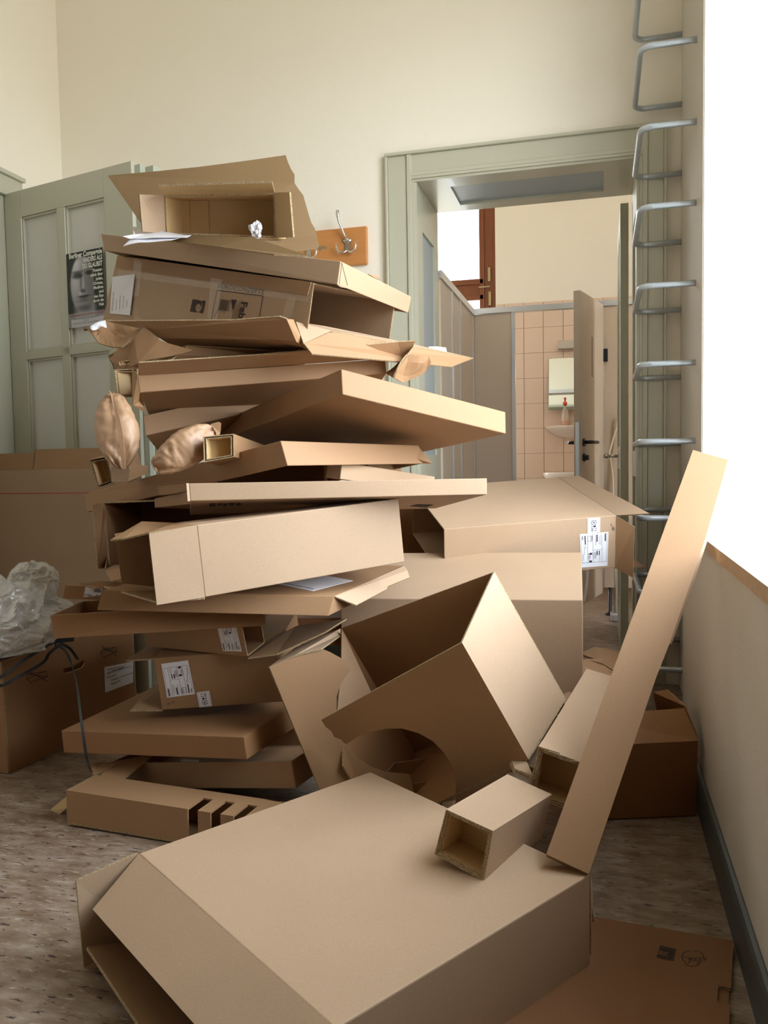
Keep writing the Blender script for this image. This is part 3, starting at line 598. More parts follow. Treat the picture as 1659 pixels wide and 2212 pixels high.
g = Geo(); g.lathe((-.262, YW-.07, 1.267), [(.027, .0), (.027, .035), (.0, .035)], 20, sy=.65); g.build('liquid', SOAP, t)
g = Geo(); g.lathe((-.262, YW-.07, 1.265), [(.016, .163), (.016, .188), (.006, .19), (.006, .21), (.009, .212), (.009, .222)], 16); g.box((-.268, YW-.105, 1.475), (-.256, YW-.065, 1.485)); g.build('pump', ORG, t)
g = Geo(); g.lathe((-.165, YW-.20, .74), [(.10, 0), (.17, .03), (.245, .12), (.262, .165), (.25, .172), (.22, .15), (.0, .06)], 36, sy=.76); b_ = g.build('wash_basin', CERAM); tag(b_, 'white ceramic wash basin on the tiled wall', 'basin')
# pole mop and door leaf at the right jamb
t = thing('glazed_door', 'grey green panelled door folded back behind the right door jamb', 'door', (.118, 4.30, 0))
g = Geo(); dx = .118
for q in ((4.28, 4.40, .01, 2.26), (4.92, 5.02, .01, 2.26), (4.40, 4.92, 2.14, 2.26), (4.40, 4.92, .01, .25), (4.40, 4.92, .95, 1.07), (4.62, 4.68, .25, .95), (4.62, 4.68, 1.07, 2.14)):
    g.box((dx-.02, q[0], q[2]), (dx+.02, q[1], q[3]))
g.build('door_leaf', GREEN, t, bevel=.002)
g = Geo(); g.box((dx-.004, 4.38, .2), (dx+.004, 4.94, 2.2)); g.build('pane', OBSC, t)
g = Geo(); g.tube([(dx-.02, 4.96, 1.02), (dx-.065, 4.96, 1.02)], .009, 10); g.lathe((dx-.08, 4.96, 1.005), [(.005, 0), (.02, .01), (.02, .022), (.005, .032)], 14); g.build('door_knob', CHROME, t)
t = thing('mop', 'white handled mop leaning in the corner behind the doorway', 'mop', (.105, 5.30, 0))
g = Geo(); g.tube([(.095, 5.25, .03), (.125, 5.36, 1.28)], .011, 10); g.build('handle', mat('white_plastic', (.75, .74, .68), .4), t)
g = Geo(); g.tube([(.12, 5.34, 1.30), (.10, 5.30, 1.20), (.055, 5.26, 1.05), (.075, 5.26, .9), (.085, 5.26, .5), (.09, 5.27, .05)], .006, 8); g.build('cord', mat('pale_cord', (.62, .57, .42), .6), t)
g = Geo(); g.box((.06, 5.20, 0), (.135, 5.30, .05)); g.build('mop_head', ALU, t, bevel=.01)

# ---------------------------------------------------------------- step irons up the right pier
R_ = .0115
def step_iron(z, label):
    o = thing('step_iron', label, 'ladder rung', (XR, 3.2, z), 'galvanised step irons up the wall pier')
    g = Geo(); yn, yf, xb_ = 3.205, 3.755, .145; q = .045
    path = [(XR+.03, yn, z), (XR-.02, yn, z), (xb_+q, yn, z)]
    for k in range(1, 6):
        a = k/6*math.pi/2; path.append((xb_+q-q*math.sin(a), yn+q-q*math.cos(a), z))
    path += [(xb_, yn+q, z), (xb_, yf-q, z)]
    for k in range(1, 6):
        a = k/6*math.pi/2; path.append((xb_+q-q*math.cos(a), yf-q+q*math.sin(a), z))
    path += [(xb_+q, yf, z), (XR+.03, yf, z)]
    g.tube(path, R_, 14); return g, o
names_ = {-1: 'galvanised step iron cut off by the top edge of the picture', 0: 'topmost step iron seen whole, well above the door casing', 1: 'step iron crossing the top corner of the green door casing',
          2: 'third whole step iron from the top, beside the head of the doorway', 3: 'fourth whole step iron from the top, level with the window latch behind', 4: 'fifth whole step iron from the top, level with the mirror behind',
          5: 'step iron at eye height, its end behind the top of the leaning board', 6: 'step iron just right of the open carton flap', 7: 'step iron half hidden behind the leaning board, above the door sill',
          8: 'second lowest step iron, mostly behind the leaning board', 9: 'lowest step iron, ending at the wall behind the leaning board'}
base = None
for k in range(-1, 10):
    z = 2.492-k*.2855
    if z < -.1: break
    if base is None:
        g, o = step_iron(z, names_[k]); ch = g.build('rung', STEEL, o); base = (o, ch)
    elif z > .05:
        o = base[0].copy(); COL.objects.link(o); o.location.z = z; o['label'] = names_[k]
        c = base[1].copy(); COL.objects.link(c); c.parent = o

# ---------------------------------------------------------------- coat rack on the back wall
t = thing('coat_rack', 'orange wooden coat rack board with metal hooks on the cream wall', 'coat rack', (-1.35, YB-.01, 2.02))
g = Geo(); g.box((-1.75, YB-.022, 1.938), (-1.056, YB, 2.115)); g.build('board', WOODR, t, bevel=.006)
def hook(x, z):
    g = Geo(); y = YB-.022
    g.box((x-.012, y-.006, z-.03), (x+.012, y, z+.03)); g.tube([(x-.02, y-.003, z+.02), (x+.02, y-.003, z+.02)], .009, 8)
    g.tube([(x, y-.004, z+.01), (x-.012, y-.022, z+.05), (x-.028, y-.045, z+.10), (x-.033, y-.05, z+.135), (x-.033, y-.046, z+.15)], [.005, .005, .006, .009, .008], 10)
    for s_ in (-1, 1):
        g.tube([(x, y-.006, z-.022)]+[(x+s_*(.022-.022*math.cos(a)), y-.014-.012*math.sin(a/2), z-.022-.016*math.sin(a)) for a in (.6, 1.2, 1.8, 2.4, 3.0)]+[(x+s_*.050, y-.03, z+.004)], .005, 8)
    g.build('hook', CHROME, t)
hook(-1.150, 2.032); hook(-1.345, 2.020); hook(-1.58, 2.015)

# ---------------------------------------------------------------- cartons
def edged(_, key): return [Vector(q) for q in (BOX[key] if isinstance(key, str) else key)]
def qbox(l, back):      # l: near-left-bottom, near-left-top, near-right-bottom, near-right-top; back: vector
    a, b, c, d = l; back = Vector(back); return [a, b, a+back, b+back, c, d, c+back, d+back]
def carton(name, label, C, open_=('top',), tone='tan', group=None, t=.0045, cat='box', bevel=.0022, body='body'):
    C = [Vector(c) for c in C]; c0 = sum(C, Vector())/8; c0.z = min(c.z for c in C)
    r = thing(name, label, cat, c0, group)
    g = Geo(); g.shell(C, open_, t); r_body = g.build(body, [CARD[tone], EDGE], r, bevel=bevel)
    return r, C, r_body
def flap(parent, pts, tone='tan', t=.0045, name='flap', n=None, holes=(), label=None, mats=None):
    g = Geo(); g.sheet(pts, t, n, holes=holes); o = g.build(name, mats or [CARD[tone], EDGE], parent)
    if label: o['label'] = label
    return o
def board(name, label, parts, tone='tan', cat='cardboard', t=.0045, group=None):
    """loose folded board: several panels that share folds"""
    c0 = sum((Vector(p) for p in parts[0]), Vector())/len(parts[0]); c0.z = min(Vector(p).z for q in parts for p in q)
    r = thing(name, label, cat, c0, group)
    for q in parts: flap(r, q, tone, t, 'panel')
    return r
def crumple(pts, sub=4, amp=.012, freq=14, t=.004, parent=None, name='crumpled_panel', mats=None):
    g = Geo(); P = [Vector(p) for p in pts]
    f = g.face(P); bmesh.ops.triangulate(g.bm, faces=[f]); bmesh.ops.subdivide_edges(g.bm, edges=g.bm.edges[:], cuts=sub, use_grid_fill=True)
    bmesh.ops.triangulate(g.bm, faces=g.bm.faces[:])
    n = (P[1]-P[0]).cross(P[2]-P[0]).normalized()
    for v in g.bm.verts: v.co += n*amp*noise.noise(v.co*freq)*2+Vector(noise.noise_vector(v.co*freq*1.7))*amp*.5
    o = g.build(name, mats or [CARD['tan'], EDGE], parent)
    m = o.modifiers.new('s', 'SOLIDIFY'); m.thickness = t; m.offset = 0; m.material_offset_rim = 1 if len(o.data.materials) > 1 else 0
    return o
def sticker(parent, quad, name='shipping_label', n=None, matl=None):
    q = [Vector(p) for p in quad]; nn = (q[1]-q[0]).cross(q[3]-q[0]).normalized()
    if nn.dot(EYE-q[0]) < 0: nn = -nn
    g = Geo(); g.sheet([p+nn*.0012 for p in q], .0010, nn, 0, 0); o = g.build(name, matl or WHITE, parent)
    return o, [p+nn*.0016 for p in q], nn
def uv(q, u, v): return (q[0]*(1-u)+q[1]*u)*(1-v)+(q[3]*(1-u)+q[2]*u)*v     # q: lower left, lower right, upper right, upper left
def marks(parent, q, rects, m=INK, name='print'):
    g = Geo()
    for (u0, v0, u1, v1) in rects: g.face([uv(q, u0, v0), uv(q, u1, v0), uv(q, u1, v1), uv(q, u0, v1)])
    return g.build(name, m, parent, fix=False)
def strokes(parent, q, lines, wd, m=INK, name='print', up=None):
    """thin printed lines given in u, v with width wd (in u units)"""
    g = Geo(); U = (q[1]-q[0]); V = (q[3]-q[0])
    for l in lines:
        for a, b in zip(l, l[1:]):
            pa, pb = uv(q, *a), uv(q, *b); d = (pb-pa)
            if d.length < 1e-6: continue
            nrm = U.cross(V).normalized(); s_ = d.normalized().cross(nrm)*wd*U.length/2
            g.face([pa-s_, pb-s_, pb+s_, pa+s_])
    return g.build(name, m, parent, fix=False)
def circ(cx, cy_, rx, ry, a0=0, a1=360, k=18): return [(cx+rx*math.cos(math.radians(a0+(a1-a0)*i/k)), cy_+ry*math.sin(math.radians(a0+(a1-a0)*i/k))) for i in range(k+1)]
def qtext(parent, q, s, u, v, hu, run, m=INK, bold=.01, width=None):
    """lettering on a label quad; run = 'u', '-u', 'v', '-v' is the writing direction; hu = letter height in metres"""
    U = (q[1]-q[0]).normalized(); V = (q[3]-q[0]).normalized()
    X, Y = {'u': (U, V), '-u': (-U, -V), 'v': (V, -U), '-v': (-V, U)}[run]
    return text_mesh('lettering', s, parent, uv(q, u, v), X, Y, hu*1.4, m, bold=bold, width=width)
def shipping(parent, quad):
    """dispatch label turned on its side: rules, address lines, two black squares"""
    o, q, n = sticker(parent, quad)
    R = [(.60, .80, .70, .86), (.58, .575, .68, .63), (.30, .53, .335, .66), (.38, .53, .42, .66), (.08, .03, .12, .26), (.38, .05, .42, .26), (.80, .06, .84, .32), (.90, .06, .925, .18)]
    for k in range(4): R.append((.44+.035*k, .56, .452+.035*k, .74+.03*(k % 2)))
    for (u, v0, v1) in ((.14, .05, .24), (.26, .04, .36), (.32, .10, .34), (.44, .04, .36), (.55, .06, .2), (.59, .06, .24), (.62, .05, .22), (.80, .36, .46), (.86, .34, .62), (.90, .6, .8), (.30, .66, .84)):
        R.append((u, v0, u+.010, v1))
    marks(o, q, R)
    strokes(o, q, [[(.04, .86), (.96, .86)], [(.04, .02), (.04, .86)], [(.55, .02), (.55, .86)], [(.74, .02), (.74, .86)], [(.22, .5), (.55, .5)], [(.22, .02), (.22, .86)], [(.58, .08), (.72, .08), (.72, .24), (.58, .24), (.58, .08)], [(.96, .02), (.96, .86)]], .008)
    qtext(o, q, 'GLS', .66, .765, q[0].__sub__(q[1]).length*.09, '-v')
    return o
def handling(parent, quad, flip=False):
    """handling label on its side: two arrows, glass, crossed ring"""
    o, q, n = sticker(parent, quad)
    if flip: q = [q[2], q[3], q[0], q[1]]
    marks(o, q, [(.32, .84, .62, .865), (.32, .70, .62, .725), (.62, .66, .68, .88), (.66, .50, .70, .62), (.52, .545, .66, .575), (.34, .50, .52, .62)])
    g = Geo()
    for v in (.852, .712): g.face([uv(q, .24, v), uv(q, .36, v-.035), uv(q, .36, v+.035)])
    g.build('print', INK, o, fix=False)
    strokes(o, q, [circ(.50, .30, .21, .165), [(.35, .19), (.66, .42)], [(.38, .42), (.50, .30), (.66, .20)], [(.50, .17), (.5, .30)]], .035)
    strokes(o, q, [[(.08, .04), (.92, .04), (.92, .96), (.08, .96), (.08, .04)]], .012)
    return o
def eye_mark(parent, q, m=INKB):
    """black block with an oval ring and swirl"""
    g = Geo()
    g.face([uv(q, 0, 0), uv(q, .36, 0)] + [uv(q, *p) for p in circ(.58, .5, .27, .5, 262, 98, 12)] + [uv(q, .36, 1), uv(q, 0, 1)])
    g.face([uv(q, 1, 1), uv(q, .80, 1)] + [uv(q, *p) for p in circ(.58, .5, .27, .5, 62, -62, 10)] + [uv(q, .80, 0), uv(q, 1, 0)])
    o1 = circ(.58, .56, .19, .38, 0, 180, 10); o2 = circ(.56, .56, .14, .16, 180, 0, 8)
    g.face([uv(q, *p) for p in o1+o2])
    g.build('print', m, parent, fix=False)
    strokes(parent, q, [circ(.58, .5, .24, .46), circ(.56, .5, .12, .16, 180, 400, 10)], .02, m)

BROWNS = {}
# --- large carton in the foreground
C = edged(0, 'Z'); r, C, _ = carton('cardboard_box', 'huge pale shallow carton lying in the foreground, open flaps at its left end', C, ('left',), 'light', t=.006, bevel=.004)
f1 = at(200, 1964, 1.600); d_ = f1-C[3]; f2 = C[1]+d_
flap(r, [C[3]+Vector((0, 0, -.001)), f1, f2, C[1]], 'light', .005)
flap(r, [C[3]+Vector((-.002, 0, 0)), at(165, 1903, 1.62), at(181, 2090, 1.63), at(215, 2100, 1.64), C[2]], 'light', .006)
b1 = atz(188, 2045, .055); b2 = atz(300, 2212, .055); bd = (b2-b1).normalized()
flap(r, [C[2], b1, b1+bd*.62, C[0]], 'tan', .006)
flap(r, [C[4]+Vector((.002, 0, .02)), C[5], C[5]+Vector((.004, .02, -.03)), at(1284, 1993, 1.60), at(1279, 1960, 1.6)], 'light', .003)

# --- flat brown carton on the floor at the lower right
p = [atz(1180, 1962, .012), atz(1585, 2032, .012), atz(1575, 2212, .012)]
dirr = (p[2]-p[1]); p3 = p[1]+dirr*2.2; p4 = p[0]+dirr*2.2; e01 = (p[1]-p[0])
q = [p[0]-e01*.3, p[1], p3, p4-e01*.3]
r = thing('flat_carton', 'dark brown folded carton lying flat on the floor by the baseboard, printed with two symbols', 'cardboard', (p[1].x-.15, p[1].y-.2, 0))
ex = (p[1]-p[0]).normalized(); ey = dirr.normalized()
n0 = p[1]+ey*.165; notch = [n0, n0-ex*.022, n0-ex*.022+ey*.05, n0+ey*.05]
flap(r, [q[0], q[1], notch[0], notch[1], notch[2], notch[3], q[2], q[3]], 'deep', .006, 'panel', n=Vector((0, 0, 1)))
flap(r, [a-Vector((0, 0, .0065)) for a in (q[0], q[1]-ex*.003, q[2]-ex*.003, q[3])], 'deep', .004, 'panel', n=Vector((0, 0, 1)))
def zq(pts, z): return [atz(x, y, z) for x, y in pts]
qq = zq([(1418, 2068), (1455, 2076), (1461, 2050), (1426, 2042)], .0126)
pr_ = bpy.data.objects.new('printed_symbols', None); COL.objects.link(pr_); pr_.parent = r
g = Geo(); g.face([uv(qq, 0, .62), uv(qq, 1, .62), uv(qq, 1, 1), uv(qq, 0, 1)]); g.face([uv(qq, 0, 0), uv(qq, 1, 0), uv(qq, 1, .26), uv(qq, 0, .26)]); g.face([uv(qq, *c_) for c_ in circ(.74, .45, .24, .17)]); g.build('print', INKB, pr_, fix=False)
strokes(pr_, qq, [circ(.5, .44, .5, .2, 10, 350), circ(.35, .44, .1, .1)], .04, INKB)
qq = zq([(1472, 2088), (1520, 2088), (1520, 2054), (1472, 2054)], .0126)
strokes(pr_, qq, [circ(.30, .62, .28, .36, 60, 250, 12), circ(.66, .60, .34, .38, -20, 110, 12), circ(.5, .3, .34, .28, 190, 350, 12), [(.1, .62), (.3, .55), (.52, .50)], [(.3, .2), (.42, .4), (.3, .5)], [(.7, .2), (.85, .35)]], .045, INKB)
qtext(pr_, qq, 'RESY', .36, .36, .012, 'u', INKB)

# --- two thick square tubes and the leaning board
def sq_tube(name, label, key, depth=.085):
    r, C, b = carton(name, label, edged(0, key), ('front',), 'light', t=.0035, bevel=.001)
    cen = sum((C[i] for i in (0, 1, 4, 5)), Vector())/4; v = (C[2]-C[0]).normalized()
    for sc_, off, nm in ((.935, .002, 'second_wall'), (.865, .005, 'inner_sleeve')):
        D = [None]*8
        for i in (0, 1, 4, 5):
            c = cen+(C[i]-cen)*sc_+v*off; D[i] = c; D[i+2] = c+v*depth
        g = Geo(); g.shell(D, ('front',), .0035); g.build(nm, [CARD['olive'], EDGE], r)
    return r, C
r, C = sq_tube('cardboard_tube', 'short square double-walled cardboard tube resting on the huge foreground carton', 'AE')
r, C = sq_tube('cardboard_tube', 'long square double-walled cardboard tube partly behind the leaning board', 'AF')
flap(r, [at(1163, 1612, 1.838), at(1208, 1626, 1.825), at(1206, 1634, 1.825), at(1216, 1640, 1.82), at(1252, 1645, 1.80), at(1252, 1630, 1.86), at(1175, 1595, 1.90)], 'light', .003, 'torn_flap')
r, C, b = carton('cardboard_box', 'long narrow flat carton leaning from the foreground carton up to the window sill', edged(0, 'AG'), (), 'tan', t=.004, bevel=.002)
pg_, ng_ = plane3(C[1], C[5], C[3])
if ng_.dot(EYE-pg_) < 0: ng_ = -ng_
cur = [(1418, 1462), (1446, 1391), (1494, 1253), (1524, 1162), (1553, 1062), (1573, 993)]
flap(r, [hit(x, y, pg_+ng_*.004, ng_) for x, y in [(1180, 1845), (1272, 1888)]+cur+[(1497, 972)]], 'tan', .003, 'front_panel')
i_ = [hit(x, y, pg_+ng_*.001, ng_) for x, y in cur[1:5]]; o_ = [hit(x+w_, y, pg_-ng_*.03, ng_) for (x, y), w_ in zip(cur[1:5], (5, 7, 6, 3))]
g = Geo()
for k in range(3): g.face([i_[k], i_[k+1], o_[k+1], o_[k]])
g.build('side_panel', CARD['light'], r)  # paler board on the window side; its brightness is put into the colour
r, C, b = carton('cardboard_channel', 'small folded cardboard spacer, left of the long square tube', qbox([at(1140, 1668, 2.02), at(1143, 1656, 2.02), at(1170, 1678, 1.98), at(1174, 1664, 1.98)], Vector((-.03, .12, .01))), ('front',), 'light', cat='cardboard', bevel=0)
r, C, b = carton('cardboard_channel', 'small folded cardboard spacer just above the short square tube', qbox([at(1108, 1670, 1.93), at(1112, 1660, 1.93), at(1148, 1690, 1.88), at(1152, 1676, 1.88)], Vector((-.03, .10, .01))), ('front',), 'light', cat='cardboard', bevel=0)

# --- brown carton on the floor by the right wall, with raised flaps
C = edged(0, 'AH'); r, C, b = carton('cardboard_box', 'brown carton on the floor in the corner behind the leaning board, flaps raised', C, ('top',), 'deep', bevel=.003)
flap(r, [C[5], C[1], C[1]+Vector((.01, .12, .045)), at(1404, 1535, 2.36), at(1479, 1530, 2.36)], 'brown')
flap(r, [C[7], C[5]+Vector((0, .03, 0)), at(1480, 1526, 2.36), at(1440, 1490, 2.46), at(1410, 1495, 2.5)], 'brown')
flap(r, [at(1270, 1478, 2.62), at(1214, 1500, 2.56), at(1222, 1530, 2.52), at(1300, 1500, 2.6)], 'brown')

# --- torn flaps on the floor behind the long tube
r = board('torn_cardboard', 'torn carton flaps on the floor between the dark carton and the leaning board', [
    [at(1252, 1412, 3.05), at(1284, 1397, 3.1), at(1340, 1406, 3.05), at(1336, 1420, 2.95), at(1290, 1425, 2.9)],
    [at(1256, 1423, 2.9), at(1300, 1423, 2.9), at(1338, 1410, 2.95), at(1328, 1450, 2.75), at(1300, 1432, 2.8)],
    [at(1252, 1424, 2.88), at(1292, 1428, 2.85), at(1326, 1452, 2.7), at(1250, 1445, 2.75)],
    [at(1225, 1490, 2.66), at(1262, 1440, 2.72), at(1330, 1455, 2.66), at(1300, 1520, 2.56)]], 'tan')

# --- big carton with pale top (centre right) and the labelled carton behind it
C = edged(0, 'AD')
for i in (0, 2, 4, 6): C[i] = Vector((C[i+1].x, C[i+1].y-.0, .004))
r, C, b = carton('cardboard_box', 'big carton with pale sloping top and dark front, in the centre right', C, ('left',), 'light', t=.006, bevel=.003)
zb = C[4].z
C = edged(0, 'AC'); pp_, pn_ = plane3(C[0], C[1], C[5]); C[4] = hit(1328, 1226, pp_, pn_)
r, C, b = carton('cardboard_box', 'carton with two white labels and open flaps, in front of the doorway', C, ('left', 'right'), 'light', t=.006, bevel=.002)
fp, fn = plane3(C[0], C[1], C[5])
flap(r, [C[5], at(1403, 1109, 2.93), at(1251, 1028, 3.50), C[7]], 'light', .005)
flap(r, [C[5]+Vector((0, -.002, -.004)), at(1370, 1138, 3.02), at(1367, 1248, 3.06), C[4]], 'tan', .005)
flap(r, [C[4]+Vector((0, .01, 0)), at(1366, 1206, 3.25), at(1396, 1224, 3.2), at(1362, 1224, 3.1)], 'tan', .005)
def onq(pts): return [hit(x, y, fp, fn) for x, y in pts]
o = shipping(r, [Vector(v) for v in onq([(1314, 1149), (1252, 1154), (1256, 1226), (1312, 1222)])])
handling(r, onq([(1269, 1153), (1296, 1149), (1296, 1118), (1269, 1120)]), flip=True)
q = onq([(1318, 1130), (1328, 1130), (1328, 1146), (1318, 1146)]); fo = [p+fn*(.0015 if fn.dot(EYE-p) > 0 else -.0015) for p in q]
stamp = bpy.data.objects.new('ink_stamp', None); COL.objects.link(stamp); stamp.parent = r
marks(stamp, fo, [(.1, .05, .3, .35), (.45, .4, .65, .95), (.75, .55, .9, .98)], mat('faded_ink', (.16, .11, .09), .8))
# clear tape hanging from it
g = Geo(); tp = [at(1270, 1228, 3.0), at(1268, 1260, 2.85), at(1262, 1300, 2.62), at(1258, 1400, 2.72), at(1256, 1462, 2.78)]
for a, b_ in zip(tp, tp[1:]): g.face([a-RIGHT*.006, a+RIGHT*.006, b_+RIGHT*.004, b_-RIGHT*.004])
o = g.build('tape_strip', FILM, origin=tp[-1]); tag(o, 'strip of clear tape hanging along the right edge of the big pale-topped carton', 'tape')

# --- tilted carton with a round cut-out
A_ = [EYE+(p-EYE)*.93 for p in edged(0, 'AA')]; ax = A_[5]-A_[1]
a100 = A_[0]+ax*((A_[0].z-.004)/-ax.z); a110 = A_[2]+ax*((A_[2].z-.05)/-ax.z*.85)
C = [A_[0], A_[1], A_[2], A_[3], a100, A_[5], a110, A_[7]]
cc = sum(C, Vector())/8; cc.z = 0
r = thing('cardboard_box', 'tilted open carton with a large round hole cut in its front', 'box', cc)
fp2, fn2 = plane3(C[0], C[1], C[5])
def fh(pts): return [hit(x, y, fp2, fn2) for x, y in pts]
hole = fh([(750, 1607), (772, 1592), (800, 1581), (835, 1574), (870, 1574), (905, 1584), (935, 1601), (960, 1627), (977, 1655), (985, 1686), (984, 1712)])
outl = fh([(694, 1555), (845, 1471)])+[C[1], C[5]]+fh([(1000, 1745), (984, 1740)])+list(reversed(hole))+fh([(744, 1606), (738, 1598), (722, 1592), (716, 1580), (703, 1570)])
flap(r, outl, 'tan', .005, 'front_panel')
flap(r, [C[1]+Vector((.001, 0, 0)), C[3], C[7], C[5]], 'light', .005, 'side_panel')  # window-facing side given paler board to carry its light
flap(r, [C[2]+Vector((0, 0, 0)), C[3], C[7], a110], 'brown', .005, 'back_panel')
flap(r, [a110, C[7], C[5], a100], 'brown', .005, 'bottom_panel')
flap(r, [C[2], at(803, 1497, 2.34), at(762, 1530, 2.27), at(727, 1548, 2.27), at(737, 1450, 2.34)], 'tan', .005, 'side_flap')
flap(r, [C[0]*.6+a100*.4, a100, a110, C[2]], 'brown', .005, 'side_panel')
# panel 2: torn carton left of it
pa, pn = plane3(at(582, 1441, 2.22), at(745, 1426, 2.26), at(689, 1702, 2.20))
def ph(pts): return [hit(x, y, pa, pn) for x, y in pts]
r = thing('cardboard_box', 'carton with torn corner and round cut edge, left of the tilted holed one', 'box', at(640, 1700, 2.25))
flap(r, ph([(582, 1441), (640, 1414), (694, 1401), (712, 1408), (745, 1426), (752, 1438), (758, 1448), (745, 1463), (735, 1480), (727, 1505), (727, 1531), (735, 1572), (752, 1612), (775, 1640), (800, 1655), (830, 1667), (885, 1673), (905, 1755), (700, 1735), (689, 1702)]), 'tan', .005, 'front_panel')
flap(r, [at(582, 1441, 2.222), at(640, 1414, 2.236), at(694, 1401, 2.25), at(738, 1370, 2.44), at(735, 1358, 2.46), at(640, 1398, 2.40)], 'light', .004, 'side_panel')
flap(r, [at(582, 1441, 2.224), at(640, 1398, 2.40), at(705, 1600, 2.44), at(691, 1702, 2.21)], 'tan', .004, 'side_panel')
# things seen through the hole
r, C, b = carton('cardboard_box', 'small carton on the floor seen through the round hole', qbox([atz(800, 1790, .003), atz(800, 1790, .003)+Vector((0, 0, .11)), atz(955, 1775, .003), atz(955, 1775, .003)+Vector((0, 0, .12))], Vector((.03, .16, .02))), ('top', 'right'), 'brown')

def rock(name, label, cat, c, rx, ry, rz, amp, freq, m, sub=4, seed=0, parent=None, squash=0, sharp=False):
    bm = bmesh.new(); bmesh.ops.create_icosphere(bm, subdivisions=sub, radius=1)
    for v in bm.verts:
        d = v.co.normalized(); k = 1+amp*(noise.noise(d*freq+Vector((seed, 0, 0)))*1.3+.6*abs(noise.noise(d*freq*2.3+Vector((0, seed, 0))))+.35*abs(noise.noise(d*freq*5+Vector((0, 0, seed)))))
        v.co = Vector((d.x*rx*k, d.y*ry*k, d.z*rz*k))
    me = bpy.data.meshes.new(name); bm.to_mesh(me); bm.free(); me.materials.append(m)
    if not sharp:
        for p in me.polygons: p.use_smooth = True
    o = bpy.data.objects.new(name, me); COL.objects.link(o); o.location = c
    if cat: tag(o, label, cat)
    return o
rock('crumpled_film', 'small crumpled ball of clear film seen through the round hole', 'plastic film', atz(962, 1700, .05), .035, .03, .045, .5, 3, BAGM, 3, 5)

# --- bottom of the tower: slotted carton, open tray, closed flat carton
C = edged(0, 'Y'); cc = sum(C, Vector())/8; cc.z = 0
r = thing('cardboard_box', 'long low carton with three dark slots, on the floor at the foot of the pile', 'box', cc)
g = Geo()
def fst(a, b, c_, d, s, t_): return (a*(1-s)+b*s)*(1-t_)+(c_*(1-s)+d*s)*t_
SL = [(.640, .690), (.752, .800), (.862, .910)]     # along the length
def strip_with_slots(a, b, c_, d, lo, hi, n):
    """panel a-b (t=0) to c-d (t=1) whose slots run lo..hi of its height"""
    segs = [0]
    cur = 0
    def P_(s, t_): return fst(a, b, c_, d, s, t_)
    pts = []
    for s0, s1 in SL + [(1, 1)]:
        g.sheet([P_(cur, 0), P_(s0, 0), P_(s0, 1), P_(cur, 1)], .005, n)
        if s0 < 1:
            if lo > 0: g.sheet([P_(s0, 0), P_(s1, 0), P_(s1, lo), P_(s0, lo)], .005, n)
            if hi < 1: g.sheet([P_(s0, hi), P_(s1, hi), P_(s1, 1), P_(s0, 1)], .005, n)
        cur = s1
Z_ = Vector((0, 0, 1)); fn_ = (C[4]-C[0]).cross(Z_).normalized()
strip_with_slots(C[0], C[4], C[1], C[5], 0.0, 1.0, fn_)
strip_with_slots(C[1], C[5], C[3], C[7], 0.0, .62, Z_)
g.build('body', [CARD['tan'], CARD['tan']], r)
g = Geo(); g.sheet([C[2], C[6], C[7], C[3]], .005, -fn_); g.sheet([C[0]+Vector((0, 0, .005)), C[4]+Vector((0, 0, .005)), C[6]+Vector((0, 0, .005)), C[2]+Vector((0, 0, .005))], .005, Z_)
e1 = (C[4]-C[0]).normalized()
g.sheet([C[0], C[1], C[3], C[2]], .005, -e1); g.sheet([C[4], C[5], C[7], C[6]], .005, e1)
g.build('back_wall', [CARD['tan'], EDGE], r)
flap(r, [C[3], at(260, 1649, 2.44), at(222, 1646, 2.46), at(196, 1650, 2.44), C[3]+e1*-.012], 'tan', .004)
flap(r, [C[3]+e1*.02, C[3]+e1*.10, C[3]+e1*.115+Vector((.02, .12, .035)), at(238, 1646, 2.46)+Vector((0, 0, .0))], 'tan', .004)
flap(r, [at(102, 1754, 2.42), at(127, 1760, 2.38), at(144, 1746, 2.35), at(144, 1720, 2.36)], 'olive', .003)
C = edged(0, 'X'); r, C, b = carton('cardboard_tray', 'open shallow tray between the slotted carton and the closed flat carton above', C, ('top',), 'tan')
g = Geo(); o_, q_, n_ = sticker(r, [at(388, 1649, 2.55), at(432, 1649, 2.55), at(428, 1641, 2.7), at(392, 1641, 2.7)], 'paper_label')
C = edged(0, 'Ww'); r, C, b = carton('cardboard_box', 'closed flat carton near the bottom of the pile, under the labelled one', C, (), 'brown')
g = Geo(); fpw, fnw = plane3(C[0], C[1], C[5])

# --- labelled cartons above
C = edged(0, 'V'); r, C, b = carton('cardboard_box', 'carton with dispatch label and handling label, standing on the closed flat carton', C, ('left',), 'tan')
fp3, fn3 = plane3(C[0], C[1], C[5])
def h3(pts): return [hit(x, y, fp3, fn3) for x, y in pts]
shipping(r, h3([(361, 1507), (421, 1499), (406, 1426), (348, 1434)]))
handling(r, h3([(431, 1528), (458, 1525), (452, 1492), (425, 1496)]))
o_ = h3([(362, 1524), (378, 1518), (376, 1512), (361, 1517)]); nf = fn3*(.0015 if fn3.dot(EYE-o_[0]) > 0 else -.0015)
st = bpy.data.objects.new('ink_stamp', None); COL.objects.link(st); st.parent = r
marks(st, [p+nf for p in o_], [(.0, .1, .12, .8), (.18, .1, .3, .8), (.36, .1, .46, .8), (.7, .1, .8, .8), (.86, .1, .97, .8)], mat('faded_ink', (.16, .11, .09), .8))
flap(r, [C[0], at(281, 1534, 2.44), at(322, 1488, 2.62), C[2]], 'tan', .004)
flap(r, [C[1]+Vector((0, 0, 0)), at(270, 1427, 2.42), at(317, 1397, 2.58), C[3]+Vector((0, 0, -.03))], 'tan', .004)
